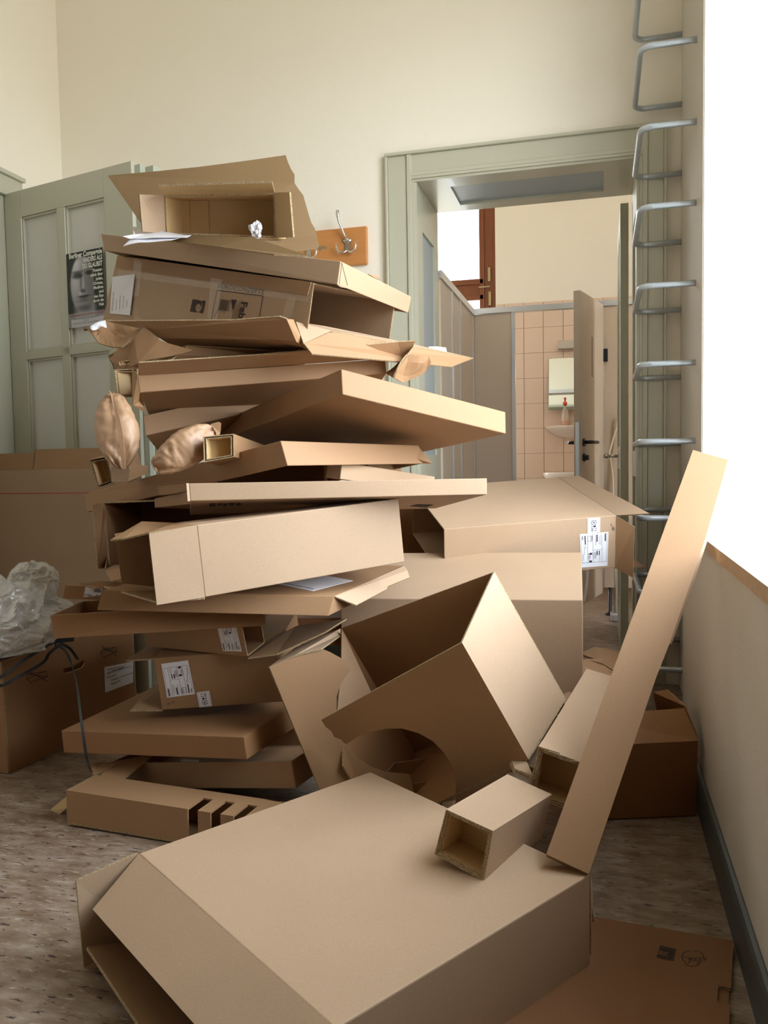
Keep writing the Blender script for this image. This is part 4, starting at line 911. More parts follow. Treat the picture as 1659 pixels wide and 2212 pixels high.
C = edged(0, 'U'); r, C, b = carton('cardboard_box', 'carton with a small dispatch label, in the shade under the wide brown tray', C, ('front',), 'tan')
fp4, fn4 = plane3(C[0], C[1], C[3])
def h4(pts): return [hit(x, y, fp4, fn4) for x, y in pts]
shipping(r, h4([(482, 1406), (522, 1407), (507, 1340), (466, 1340)]))
r = board('loose_flap', 'thin dark flap sloping between the labelled cartons and the torn carton', [
    [at(535, 1421, 2.33), at(598, 1412, 2.33), at(700, 1366, 2.38), at(748, 1336, 2.42), at(640, 1352, 2.55), at(573, 1388, 2.46)]], 'tan')

# --- wide tray, tray with label, small labelled one
sp_ = [at(118, 1380, 2.20), at(107, 1329, 2.20), at(572, 1352, 2.32), at(566, 1300, 2.34)]
backv = at(178, 1298, 2.56)-sp_[1]; backv = backv*1.0
r, C, b = carton('cardboard_tray', 'wide brown open tray jutting out left over the labelled cartons', qbox(sp_, backv), ('top',), 'brown')
sp_ = [at(135, 1293, 2.47), at(140, 1264, 2.47), at(330, 1302, 2.52), at(330, 1272, 2.53)]
r, C, b = carton('cardboard_box', 'slim carton with a barcode label turned upside down, inside the wide tray', qbox(sp_, Vector((.06, .10, .0))), (), 'brown')
fp5, fn5 = plane3(C[0], C[1], C[5])
q5 = [hit(x, y, fp5, fn5) for x, y in ((180, 1293), (215, 1296), (222, 1270), (185, 1267))]
o, q, n = sticker(r, q5)
qtext(o, q, 'Febr\u00fc', .46, .40, .0075, '-u', width=.020); qtext(o, q, '15', .90, .42, .0085, '-u')
marks(o, q, [(.53+k*.032, .60, .53+k*.032+(.016 if k % 3 else .024), .88) for k in range(14)]); marks(o, q, [(.12, .93, .35, .96), (.3, .8, .48, .82), (.3, .74, .48, .76)], mat('faded_ink', (.16, .11, .09), .8))
r = board('cardboard_scrap', 'dark narrow scrap of board sticking out beside the barcode label', [[at(176, 1259, 2.42), at(205, 1266, 2.4), at(206, 1253, 2.4), at(209, 1266, 2.38), at(222, 1268, 2.37), at(205, 1272, 2.38), at(177, 1264, 2.42)]], 'deep')
C = edged(0, 'Rr'); rv = (at(868, 1222, 2.62)-C[5]); C = [C[0], C[1], C[0]+rv, C[1]+rv, C[4], C[5], C[4]+rv, C[5]+rv]
r, C, b = carton('inverted_carton', 'shallow lid under the large pale carton, torn at its right corner', C, ('bottom',), 'tan')
flap(r, [C[5]+Vector((.001, 0, 0)), at(770, 1307, 2.28), at(835, 1273, 2.43), at(838, 1266, 2.44), at(885, 1247, 2.55), at(880, 1232, 2.56), at(873, 1222, 2.58), C[7]], 'light', .004)
o, q, n = sticker(r, [fst(C[1], C[5], C[3], C[7], *k) for k in ((.62, .30), (.86, .12), (.93, .45), (.70, .62))], 'paper_label')
qtext(o, q, 'RETOURSCHEIN', .10, .07, .010, 'u', bold=.02)

# --- the large pale carton with open left end, the dark open one behind it
C = edged(0, 'Q'); r, C, b = carton('cardboard_box', 'large pale carton lying on its side amid the pile, open at the left', C, ('left',), 'light', t=.005, bevel=.003)
fl_ = [at(339, 1307, 1.99), at(322, 1154, 1.98)]
flap(r, [C[1], C[0], fl_[0], fl_[1]], 'light', .005)
du = fl_[1]-C[1]
flap(r, [C[3], C[2], at(263, 1260, 2.16), at(248, 1153, 2.16)], 'tan', .005)
flap(r, [C[1], C[3], C[3]+Vector((-.10, .0, .004)), at(238, 1166, 2.10), at(268, 1163, 2.07), fl_[1]+Vector((0, 0, .004))], 'tan', .004)
flap(r, [C[0], C[2], at(225, 1266, 2.24), at(340, 1300, 2.01)], 'tan', .005)
sp_ = [at(236, 1222, 2.56), at(222, 1085, 2.56), at(705, 1205, 2.58), at(700, 1066, 2.58)]
r, C, b = carton('cardboard_box', 'dark open carton behind the large pale one, its torn flap hanging at the left', qbox(sp_, Vector((-.08, .34, 0))), ('front',), 'brown')
flap(r, [C[1], at(223, 1096, 2.55), at(229, 1108, 2.54), at(232, 1201, 2.53), C[0], at(228, 1228, 2.48), at(212, 1228, 2.48), at(200, 1092, 2.50)], 'tan', .004)
flap(r, [C[0], at(251, 1217, 2.52), at(228, 1229, 2.46), at(232, 1201, 2.52)], 'tan', .004)
flap(r, [at(226, 1232, 2.44), at(262, 1226, 2.42), at(266, 1250, 2.35), at(240, 1256, 2.36)], 'tan', .004)

# --- flat tray seen from below, slim lid over it
C = edged(0, 'O'); r, C, b = carton('cardboard_tray', 'long flat tray seen from below, right above the large pale carton', C, (), 'light', bevel=.002)
flap(r, [C[0], C[1], C[1]+Vector((-.004, -.006, .001)), C[0]+Vector((-.004, -.006, -.001))], 'light', .003)
fp6, fn6 = plane3(C[0], C[4], C[6])
st = bpy.data.objects.new('hand_slot', None); COL.objects.link(st); st.parent = r
q = [hit(x, y, fp6, fn6) for x, y in ((884, 1093), (920, 1096), (936, 1090), (902, 1089))]; nd = fn6*(.0012 if fn6.z < 0 else -.0012)
marks(st, [p+nd for p in q], [(0, 0, 1, 1)], mat('dark_gap', (.02, .012, .008), .9), 'gap')
q = [hit(x, y, fp6, fn6) for x, y in ((452, 1094), (520, 1091), (520, 1085), (452, 1087))]
marks(st, [p+nd for p in q], [(0, 0, .2, 1), (.26, .2, .4, 1), (.45, 0, .55, .8), (.62, .1, .8, 1), (.86, 0, 1, .9)], INKB)
C = edged(0, 'L'); r, C, b = carton('inverted_carton', 'long shallow lid with a pale short end, sloping down left above the flat tray', C, ('bottom',), 'tan', bevel=.003)
flap(r, [C[5]+Vector((0, .002, -.006)), at(934, 1001, 2.66), at(928, 1000, 2.7), C[4]+Vector((0, .01, 0)), at(880, 985, 2.62)], 'tan', .004)
flap(r, [at(339, 1049, 2.46), at(345, 1050, 2.4), at(409, 1044, 2.3), at(408, 1060, 2.3), at(372, 1067, 2.33), at(344, 1070, 2.4)], 'tan', .003)
C = edged(0, 'M1'); carton('cardboard_box', 'thin long carton wedged under the lid, front one of two', C, (), 'light', group=None)
C = edged(0, 'M2'); carton('cardboard_box', 'small carton wedged under the lid, behind the thin long one', C, (), 'tan')
C = edged(0, 'N'); carton('cardboard_box', 'flat bit of carton under the left half of the sloping lid', C, (), 'tan')

# --- square tubes and paper cushions on the lid
def tubelet(label, l, back, tone='tan', depth=.05):
    r, C, b = carton('cardboard_tube', label, qbox(l, back), ('front',), tone, t=.003, bevel=.0008)
    cen = sum((C[i] for i in (0, 1, 4, 5)), Vector())/4; v = (C[2]-C[0]).normalized(); D = [None]*8
    for i in (0, 1, 4, 5):
        c = cen+(C[i]-cen)*.84+v*.002; D[i] = c; D[i+2] = c+v*depth
    g = Geo(); g.shell(D, ('front',), .0025); g.build('inner_sleeve', [CARD['olive'], EDGE], r)  # shallow closed sleeve, added as a baffle to keep the opening bright
    return r, C
r, C = tubelet('small square cardboard tube lying right of the paper cushion', [at(440, 999, 2.22), at(438, 943, 2.22), at(506, 987, 2.24), at(505, 937, 2.24)], at(572, 962, 2.62)-at(505, 937, 2.24))
r, C = tubelet('small square cardboard tube with a torn end, lower left of the paper cushions', [at(210, 1056, 2.40), at(192, 993, 2.40), at(246, 1042, 2.41), at(233, 985, 2.41)], at(308, 1020, 2.62)-at(246, 1042, 2.41))
flap(r, [at(241, 1042, 2.385), at(239, 1008, 2.385), at(277, 1003, 2.37), at(280, 1016, 2.37), at(276, 1040, 2.37)], 'light', .004)
flap(r, [at(277, 1003, 2.385), at(320, 1006, 2.5), at(320, 1022, 2.5), at(278, 1040, 2.385)], 'tan', .004)

PAPER = card_mat('brown_kraft_paper', (.44, .265, .155), .5); PAPER.node_tree.nodes['Principled BSDF'].inputs['Roughness'].default_value = .45
PAPER.node_tree.nodes['Principled BSDF'].inputs['Specular IOR Level'].default_value = .6
def cushion(label, a, b, wd, th, side, seed, e0=.5, e1=.5):
    """paper cushion between two pinched ends a and b"""
    a, b = Vector(a), Vector(b); ax = (b-a); L = ax.length; ax.normalize(); sd = Vector(side); sd = (sd-ax*sd.dot(ax)).normalized(); n = ax.cross(sd)
    bm = bmesh.new(); NU, NV = 44, 40; V = []
    for i in range(NU+1):
        u = i/NU; s = math.sin(math.pi*min(1, max(0, u)))**.55; seam = 1 if 0 < i < NU else 1
        ee = e0*(1-u)+e1*u; wv = wd*(ee+(1-ee)*s)*.5; tv = th*.5*s+.002; row = []
        for j in range(NV):
            an = 2*math.pi*j/NV; c, s2 = math.cos(an), math.sin(an)
            x = math.copysign(abs(c)**.8, c)*wv; y = math.copysign(abs(s2)**.9, s2)*tv
            p = a+ax*(u*L)+sd*x+n*y
            edge = abs(u-.5)*2
            k = .35+.65*edge
            wr_ = (abs(noise.noise(Vector((u*6, an*1.6, seed))))*.018+abs(noise.noise(Vector((u*11, an*3.5, seed+3))))*.013+abs(noise.noise(Vector((u*24, an*6, seed+9))))*.005)*k
            p += (n*(y/(tv+1e-6))+sd*(x/(wv+1e-6))*.5)*(-wr_)+Vector(noise.noise_vector(p*11+Vector((seed, 0, 0))))*.006
            row.append(bm.verts.new(p))
        V.append(row)
    for i in range(NU):
        for j in range(NV):
            f = bm.faces.new([V[i][j], V[i][(j+1) % NV], V[i+1][(j+1) % NV], V[i+1][j]]); f.smooth = True
    bm.faces.new(V[0]); bm.faces.new(V[-1])
    bmesh.ops.recalc_face_normals(bm, faces=bm.faces)
    c0 = (a+b)/2; c0.z = min(v.co.z for v in bm.verts); bmesh.ops.translate(bm, verts=bm.verts, vec=-c0)
    me = bpy.data.meshes.new('body'); bm.to_mesh(me); bm.free(); me.materials.append(PAPER)
    r = thing('paper_cushion', label, 'packing paper', c0, None)
    o = bpy.data.objects.new('body', me); COL.objects.link(o); o.parent = r
    return r, ax, sd, n
r, ax, sd, n = cushion('stuffed brown paper cushion standing upright at the left edge of the pile', at(243, 846, 2.36), at(262, 1012, 2.30), .125, .085, RIGHT+FWD*.2, 1.3, .06, .10)
flap(r, [at(236, 843, 2.345), at(243, 850, 2.34), at(254, 880, 2.30), at(266, 940, 2.265), at(272, 1012, 2.28), at(264, 1014, 2.28), at(257, 945, 2.265), at(247, 885, 2.30)], mats=[PAPER, PAPER], t=.002, name='seam')
r, ax, sd, n = cushion('stuffed brown paper cushion lying slanted on the sloping lid', at(332, 1012, 2.24), at(464, 930, 2.30), .105, .085, DOWN, 4.7, .35, .30)
flap(r, [at(455, 916, 2.31), at(472, 911, 2.31), at(478, 914, 2.31), at(476, 936, 2.31), at(466, 950, 2.30), at(457, 945, 2.30)], mats=[PAPER, PAPER], t=.002, name='seam')

# --- trays of the upper middle
C = edged(0, 'H')
for i in (2, 3, 6, 7): C[i] = C[i-2]+(C[i]-C[i-2])*1.4
r, C, b = carton('cardboard_tray', 'large closed flat carton seen from below, its corner pointing at the camera', C, (), 'tan', t=.005, bevel=.0025)
fp7, fn7 = plane3(C[0], C[4], C[6])
for s_ in (.19, .56, .90):
    a = C[0]*(1-s_)+C[4]*s_; ex_ = (C[4]-C[0]).normalized(); bv = (C[2]-C[0]).normalized()
    flap(r, [a+bv*.004, a+ex_*.035+bv*.004, a+ex_*.035+bv*.012, a+bv*.012], 'light', .002, 'tuck_tab', n=-(C[1]-C[0]).normalized())
sp_ = [at(315, 941, 2.56), at(309, 898, 2.56), at(700, 855, 2.92), at(697, 812, 2.92)]
r, C, b = carton('cardboard_tray', 'flat carton seen from below, half hidden by the large one pointing at the camera', qbox(sp_, (at(350, 985, 2.84)-sp_[0])*.75), (), 'tan')
ex_ = (C[4]-C[0]).normalized(); a = C[0]*.82+C[4]*.18
flap(r, [a+Vector((0, .004, -.001)), a+ex_*.035+Vector((0, .004, -.001)), a+ex_*.035+Vector((0, .014, -.001)), a+Vector((0, .014, -.001))], 'light', .002, 'tuck_tab', n=-(C[1]-C[0]).normalized())
C = edged(0, 'F'); bk_ = at(325, 905, 2.70)-C[0]
for i in (2, 3, 6, 7): C[i] = C[i-2]+bk_
r, C, b = carton('cardboard_tray', 'long open tray with a raised rear flap and crumpled right end', C, (), 'tan')
flap(r, [C[1]+Vector((0, .004, .001)), at(300, 784, 2.29), at(560, 767, 2.43), at(859, 739, 2.60), at(898, 737, 2.61), at(870, 775, 2.66), C[5]+Vector((0, .004, .001))], 'tan', .004)
flap(r, [C[1], at(286, 793, 2.36), at(287, 872, 2.36), at(306, 884, 2.45), C[0]], 'tan', .004)
flap(r, [at(307, 849, 2.36), at(312, 880, 2.42), at(316, 893, 2.45), at(286, 875, 2.37), at(290, 850, 2.37)], 'tan', .004)
crumple([at(835, 806, 2.66), at(868, 775, 2.64), at(898, 738, 2.69), at(893, 752, 2.62), at(875, 768, 2.60), at(856, 795, 2.58), at(850, 817, 2.58)], 3, .006, 14, .004, r)
crumple([at(850, 815, 2.58), at(857, 795, 2.58), at(877, 766, 2.62), at(928, 768, 2.66), at(933, 784, 2.68), at(917, 804, 2.70), at(868, 827, 2.66)], 3, .010, 10, .004, r)

# --- long flat lid with triangular fold; its lit face is given the paler board
r = board('inverted_carton', 'long flat lid with a pale folded triangle, its tip pointing right over the doorway edge', [
    [at(639, 695, 2.40), at(656, 742, 2.36), at(716, 714, 2.46)],
    [at(639, 695, 2.402), at(716, 714, 2.462), at(856, 742, 2.72), at(1022, 773, 2.96), at(856, 735, 2.76), at(700, 704, 2.50)]], 'light')
flap(r, [at(657, 742, 2.365), at(716, 716, 2.47), at(860, 744, 2.72), at(1021, 774, 2.955), at(975, 792, 2.80), at(900, 784, 2.66), at(674, 764, 2.37)], 'tan', .004, 'panel')
g = Geo(); o = crumple([at(925, 748, 2.95), at(963, 752, 2.96), at(966, 760, 2.95), at(940, 762, 2.93)], 1, .004, 20, .001, None, 'paper_scrap', [WHITE]); tag(o, 'small scrap of white paper on the long flat lid', 'paper')

# --- double corrugated sheet and crushed flap group on the left
r = board('cardboard_box', 'half open thin carton showing a long corrugated edge, under the crushed one', [
    [at(357, 766, 2.44), at(405, 747, 2.46), at(650, 762, 2.54), at(652, 778, 2.60), at(364, 782, 2.46)],
    [at(357, 766, 2.43), at(405, 748, 2.45), at(398, 754, 2.43), at(364, 781, 2.40), at(358, 779, 2.42)]], 'tan', 'box')
# --- stack of small tubes at left end of the long tray
r, C = tubelet('upper small square tube end at the left of the long open tray', [at(258, 791, 2.42), at(254, 781, 2.42), at(316, 780, 2.42), at(312, 773, 2.42)], Vector((.10, .30, .01)), 'olive')
r, C = tubelet('lower small square tube end at the left of the long open tray', [at(253, 858, 2.40), at(246, 798, 2.40), at(300, 858, 2.42), at(296, 796, 2.42)], Vector((.16, .28, .01)), 'olive')

# --- crushed carton: front flap hanging, underside, crumpled left
r = board('cardboard_box', 'crushed carton with its long front flap hanging out, below the printed one', [
    [at(228, 694, 2.43), at(345, 693, 2.38), at(501, 692, 2.33), at(604, 684, 2.28), at(619, 689, 2.28), at(640, 738, 2.36), at(590, 733, 2.37), at(345, 731, 2.44), at(315, 712, 2.42)],
    [at(345, 731, 2.44), at(590, 733, 2.37), at(640, 738, 2.36), at(668, 760, 2.60), at(560, 774, 2.72), at(400, 764, 2.74)],
    [at(619, 689, 2.28), at(634, 690, 2.33), at(662, 754, 2.42), at(640, 738, 2.36)]], 'tan', 'box')
crumple([at(228, 694, 2.54), at(315, 712, 2.44), at(300, 730, 2.42), at(262, 748, 2.42), at(215, 736, 2.44), at(196, 720, 2.46), at(180, 713, 2.48), at(205, 706, 2.50)], 4, .014, 16, .004, r)
crumple([at(312, 711, 2.42), at(345, 731, 2.40), at(420, 752, 2.40), at(300, 784, 2.40), at(262, 790, 2.44), at(234, 772, 2.44), at(262, 744, 2.43), at(290, 730, 2.42)], 4, .010, 9, .004, r)
crumple([at(234, 772, 2.44), at(262, 745, 2.6), at(420, 752, 2.7), at(420, 800, 2.7), at(250, 800, 2.6)], 3, .008, 9, .004, r)
o = crumple([at(193, 708, 2.44), at(205, 697, 2.46), at(228, 693, 2.47), at(229, 702, 2.45), at(215, 704, 2.44), at(198, 713, 2.43)], 4, .008, 40, .001, None, 'crumpled_paper', [WHITE]); tag(o, 'scrap of printed white paper on the crumpled corner beside the poster', 'paper')

# --- the printed carton and lid over it
C = edged(0, 'Cc'); pp_, pn_ = plane3(C[0], C[1], C[3]); C[2] = hit(217, 715, pp_, pn_)
r, C, b = carton('cardboard_box', 'printed carton with company frame and eye symbol, open at its right end', C, ('front',), 'light')
pc, nc = plane3(C[0], C[1], C[3])
if nc.dot(EYE-pc) < 0: nc = -nc
def hc(pts, off=.0012): return [hit(x, y, pc+nc*off, nc) for x, y in pts]
flap(r, hc([(250, 578), (664, 638), (672, 609), (253, 552)], .004), 'tan', .0035, 'glued_strip')
pr_ = bpy.data.objects.new('printed_marks', None); COL.objects.link(pr_); pr_.parent = r
q = hc([(410, 673), (438, 677), (444, 650), (416, 646)]); eye_mark(pr_, [q[0], q[1], q[2], q[3]])
q = hc([(452, 712), (553, 724), (568, 639), (469, 627)], .0012)
strokes(pr_, q, [[(0, 0), (0, 1), (1, 1), (1, 0)]], .012, INKB)
ls = []
for k in range(7): ls.append([(.10+.028*k, .52+.0*k-(.012*k)), (.085+.028*k+.03, .80-.004*k)])
for k in range(7): ls.append([(.14+.03*k, .54-.004*k), (.155+.03*k, .80)])
for k in range(4): ls.append([(.055+.02*k, .34+.06*k), (.075+.02*k, .42+.06*k)])
for k in range(5): ls.append([(.44+.035*k, .20), (.44+.035*k, .62+.05*k), (.425+.035*k, .63+.05*k)])
strokes(pr_, q, ls, .008, INKB)
g = Geo(); g.face([uv(q, .345, .82), uv(q, .475, .82), uv(q, .42, .54)]); g.build('print', INKB, pr_, fix=False)
qtext(pr_, q, 'Febr\u00fc', .575, .79, (q[1]-q[0]).length*.135, '-v', INKB, bold=.03)
qb = hc([(470, 622), (570, 636), (572, 628), (472, 613)], .0013)
text_mesh('lettering', 'B\u00dcROCONZEPTE', pr_, qb[0], qb[1]-qb[0], qb[3]-qb[0], .02, INKB, width=(qb[1]-qb[0]).length)
o, q, n = sticker(r, hc([(238, 677), (268, 681), (292, 650), (292, 592), (243, 598)], .001)[:1]+hc([(281, 681), (292, 592), (243, 598)], .006), 'delivery_note')
for k in range(5):
    qtext(o, q, ('RETOURENSCHEIN', 'Lieferung 21', 'Artikel 8 St\u00fcck', 'Ware gepr\u00fcft', 'Versand')[k], .14+.17*k, .07+.03*k, .0055, 'v', mat('faded_ink', (.16, .11, .09), .8), 0)
# clear tape strips over the face
for pts in ([(290, 560), (307, 562), (300, 640), (284, 640)], [(455, 600), (480, 604), (470, 690), (448, 690)], [(622, 640), (640, 642), (628, 692), (608, 692)], [(255, 582), (670, 640), (664, 652), (254, 596)]):
    g = Geo(); g.face(hc(pts, .0055)); g.build('tape', FILM, r)
g = Geo(); ps = [at(286, 660, 2.50), at(296, 688, 2.42), at(306, 712, 2.40), at(312, 722, 2.40)]
for a, b_ in zip(ps, ps[1:]): g.face([a-RIGHT*.010, a+RIGHT*.012, b_+RIGHT*.008, b_-RIGHT*.010])
g.build('tape', FILM, r)
flap(r, [C[0], C[4], C[6], C[2]], 'tan', .004)

C = edged(0, 'B'); r, C, b = carton('inverted_carton', 'long shallow lid capping the printed carton, near the top of the pile', C, ('bottom',), 'light', bevel=.003)
flap(r, [C[0]+Vector((0, -.001, 0)), at(751, 623, 2.36), at(735, 620, 2.35), at(729, 612, 2.348)], 'light', .003, 'tuck_tab')
pb_, nb_ = plane3(C[0], C[1], C[5])
q = [hit(x, y, pb_+nb_*(.001 if nb_.dot(EYE-pb_) > 0 else -.001), nb_) for x, y in ((738, 566), (751, 617), (733, 614), (739, 568))]
g = Geo()
for a, b_ in ((q[0], q[1]), (q[2], q[3])):
    s_ = (b_-a).normalized().cross(nb_)*.0008; g.face([a-s_, b_-s_, b_+s_, a+s_])
g.build('cut_line', mat('dark_gap', (.02, .012, .008), .9), r, fix=False)
flap(r, [at(796, 592, 2.62), at(820, 597, 2.66), at(822, 602, 2.66), at(812, 602, 2.64)], 'tan', .003, 'tuck_tab')

# --- top of the pile
r = board('cardboard_sheet', 'brown loose sheet under the white papers, in front of the small open carton', [
    [at(369, 520, 2.42), at(411, 508, 2.42), at(547, 513, 2.36), at(670, 553, 2.34), at(592, 549, 2.31), at(470, 532, 2.36)]], 'umber')
tl, tr_, br, bl = at(233, 379, 2.62), at(617, 335, 2.70), at(692, 537, 2.76), at(350, 520, 2.66)
rag = []
random.seed(3)
for k in range(1, 14):
    s_ = k/14; rag.append(tr_*(1-s_)+br*s_+RIGHT*random.uniform(-.004, .009)+DOWN*random.uniform(-.004, .004))
r = board('cardboard_sheet', 'large brown sheet with a torn right edge standing behind the small open carton on top', [
    [tl]+[tl*(1-s_)+tr_*s_+DOWN*dd for s_, dd in ((.25, .004), (.5, .006), (.75, .004))]+[tr_]+rag+[br, at(520, 560, 2.70), at(345, 540, 2.64)]], 'umber', t=.006)
flap(r, [at(690, 532, 2.758), at(700, 530, 2.755), at(709, 536, 2.75), at(688, 542, 2.755)], 'umber', .003, 'torn_edge')
C = edged(0, 'AB0'); r, C, b = carton('cardboard_box', 'small open carton on top of the pile, its opening facing the room', C, ('front',), 'olive', t=.005, bevel=.0015)
flap(r, [C[1], at(301, 420, 2.37), at(308, 500, 2.39), C[0]], 'light', .005)
flap(r, [C[1], at(341, 403, 2.35), at(588, 395, 2.32), C[5]], 'olive', .006)
flap(r, [C[5], at(625, 415, 2.34), at(633, 512, 2.36), C[4]], 'olive', .006)
flap(r, [C[0]+(C[4]-C[0])*.8, at(560, 516, 2.41), at(608, 517, 2.41), C[4]], 'olive', .005)
v_ = (C[2]-C[0]).normalized()
flap(r, [C[0]*.9+C[4]*.1+v_*.1285, C[1]*.9+C[5]*.1+v_*.1285, C[1]*.72+C[5]*.28+v_*.124, C[0]*.72+C[4]*.28+v_*.124], 'olive', .004, 'inner_flap', n=-v_)
paper = thing('paper_sheets', 'crumple-edged white paper sheets lying on top of the pile, at its left', 'paper', at(340, 520, 2.40))
def psheet(p, D): crumple([at(x, y, d) for (x, y), d in zip(p, D)], 3, .004, 12, .0008, paper, 'sheet', [WHITE])
psheet([(284, 491), (353, 499), (352, 508), (295, 508)], [2.46, 2.45, 2.40, 2.40])
psheet([(264, 513), (340, 502), (413, 507), (404, 514), (330, 513), (280, 518)], [2.34, 2.45, 2.42, 2.36, 2.34, 2.34])
psheet([(266, 531), (290, 514), (385, 508), (414, 507), (370, 520), (300, 524)], [2.33, 2.36, 2.42, 2.40, 2.34, 2.33])
def paper_ball(label, c, s, seed):
    bm = bmesh.new(); bmesh.ops.create_icosphere(bm, subdivisions=4, radius=1); sv = Vector((seed, 1, 2))
    for v in bm.verts:
        d = v.co.normalized(); wq = d+Vector(noise.noise_vector(d*2+sv))*.5
        k = .85+.55*noise.noise(d*1.8+sv)+.20*(1-abs(noise.noise(wq*2.2+sv))*3)
        v.co = Vector((d.x*s*k*.95, d.y*s*k*.8, d.z*s*k*1.15))
    me = bpy.data.meshes.new('paper_ball'); bm.to_mesh(me); bm.free(); me.materials.append(WHITE)
    o = bpy.data.objects.new('crumpled_paper', me); COL.objects.link(o); o.location = c; tag(o, label, 'paper'); return o
paper_ball('crumpled white paper at the lower edge of the small open carton on top', at(553, 496, 2.39), .021, 4)

# --- tower core: dark filler cartons added to close and darken the gaps
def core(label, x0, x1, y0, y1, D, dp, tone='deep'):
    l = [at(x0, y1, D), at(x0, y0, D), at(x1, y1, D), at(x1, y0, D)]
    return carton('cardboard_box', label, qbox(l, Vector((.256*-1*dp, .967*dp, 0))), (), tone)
core('added dark filler carton deep in the pile, in the gap below the crushed carton', 300, 640, 750, 850, 2.76, .3)
core('added dark filler carton in the pile, under the thin cartons wedged below the sloping lid', 470, 700, 985, 1060, 2.72, .25)
core('added dark filler carton, behind the wide brown tray and the sloping thin flap', 440, 760, 1335, 1395, 2.78, .3, 'deep')

p0, p1 = at(760, 1098, 3.60), at(950, 1098, 3.60); q0, q1 = Vector((p0.x, p0.y, .004)), Vector((p1.x, p1.y, .004)); p1.z = p0.z  # thin backing added so the gap reads dark
carton('cardboard_box', 'thin dark carton added to darken the gap between the pile and the labelled carton', qbox([q0, p0, q1, p1], Vector((-.015, .055, 0))), (), 'deep')
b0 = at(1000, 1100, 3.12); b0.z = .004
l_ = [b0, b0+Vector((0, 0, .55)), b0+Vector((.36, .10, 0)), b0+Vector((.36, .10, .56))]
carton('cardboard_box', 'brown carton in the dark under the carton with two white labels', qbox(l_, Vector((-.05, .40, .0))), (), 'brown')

# ---------------------------------------------------------------- left side: tall carton, brown carton, bag, straps
c1 = at(246, 1010, 3.40); c1.z = 1.0; x0 = -2.64; yb_ = c1.y
t = thing('cardboard_box', 'tall pale brown carton with a thin red line, standing behind the pile on the left', 'box', (c1.x-.5, yb_, 0))
g = Geo(); hs = [(at(82, 1000, 2.95).x, .0), ]
def X(x): return aty(x, 1000, yb_).x
hz0, hz1 = aty(100, 1013, yb_).z, 1.012
g.sheet([(x0, yb_, .003), (c1.x, yb_, .003), (c1.x, yb_, 1.0), (X(130), yb_, 1.0), (X(128), yb_, hz0), (X(90), yb_, hz0), (X(86), yb_, 1.0), (x0, yb_, 1.0)], .005)
g.build('front_panel', [CARD['light'], EDGE], t)
g = Geo(); g.box((x0, yb_+.09, .003), (c1.x, yb_+.095, 1.0)); g.box((x0, yb_+.006, .003), (x0+.005, yb_+.09, 1.0)); g.box((c1.x-.005, yb_+.006, .003), (c1.x, yb_+.09, 1.0)); g.box((x0+.006, yb_+.006, .003), (c1.x-.006, yb_+.089, .01))
g.build('body', CARD['tan'], t)
zt = lambda y: aty(100, y, yb_+.03).z
flap(t, [(x0, yb_+.012, 1.0), (X(66), yb_+.012, 1.0), (X(64), yb_+.035, zt(976)), (x0, yb_+.035, zt(979))], 'tan', .004)
flap(t, [(X(70), yb_+.01, 1.0), (c1.x, yb_+.01, 1.0), (c1.x-.02, yb_+.035, zt(970)), (X(66), yb_+.035, zt(970)), (X(68), yb_+.012, hz0+.004), (X(130), yb_+.012, hz0+.004), (X(130), yb_+.01, 1.0)][:4], 'tan', .004)
g = Geo(); zr = aty(90, 1064, yb_).z; g.face([(x0, yb_-.0008, zr), (c1.x-.02, yb_-.0008, zr-.002), (c1.x-.02, yb_-.0008, zr-.0055), (x0, yb_-.0008, zr-.0035)]); g.build('red_line', RED, t, fix=False)

C = edged(0, 'AK')
for i in (2, 3, 6, 7): C[i] = C[i-2]+(C[i]-C[i-2])*.4
cc = sum(C, Vector())/8; cc.z = 0
r = thing('cardboard_box', 'dark brown carton with hand hole and paper label on the floor under the plastic bag', 'box', cc)
pk, nk = plane3(C[0], C[4], C[5])
if nk.dot(EYE-pk) < 0: nk = -nk
def hk(pts, off=0): return [hit(x, y, pk+nk*off, nk) for x, y in pts]
hole = hk([(136, 1444), (140, 1455), (160, 1450), (178, 1442), (184, 1432), (181, 1425), (160, 1438)])
flap(r, [C[0], C[4], C[5], C[1]], 'brown', .006, 'front_panel', n=nk, holes=[hole])
flap(r, [C[0], C[2], C[3], C[1]], 'brown', .006, 'side_panel')
flap(r, [C[4], C[6], C[7], C[5]], 'deep', .006, 'side_panel'); flap(r, [C[2], C[6], C[7], C[3]], 'deep', .006, 'back_panel')
for pts in ([(58, 1466), (60, 1456), (100, 1450), (102, 1462), (66, 1474)], [(217, 1410), (222, 1402), (250, 1398), (252, 1408), (224, 1420)]):
    q = hk(pts, .001); g = Geo()
    cx = sum(p.x for p in q)/5; loop = q+[q[0]]
    X_ = [q[0], q[2]], [q[1], q[3]], [q[0]+(q[1]-q[0])*.5+Vector((0, 0, .02)), q[3]-Vector((0, 0, .015))]
    for l in [loop]+list(X_):
        for a, b_ in zip(l, l[1:]):
            s_ = (b_-a).normalized().cross(nk)*.0011; g.face([a-s_, b_-s_, b_+s_, a+s_])
    g.build('printed_symbol', INKB, r, fix=False)
o, q, n = sticker(r, hk([(227, 1496), (287, 1474), (287, 1429), (225, 1441)]), 'address_label')
for k, (s_, u_) in enumerate((('LIEFERANSCHRIFT', .08), ('Gymnasium', .06), ('Schulgasse 2, Lehrerzimmer', .2), ('Eingang Hof', .2))):
    qtext(o, q, s_, u_, .68-.15*k, .008, 'u', INK, .005)
marks(o, q, [(.10, .86, .7, .88), (.25, .78, .95, .80)])

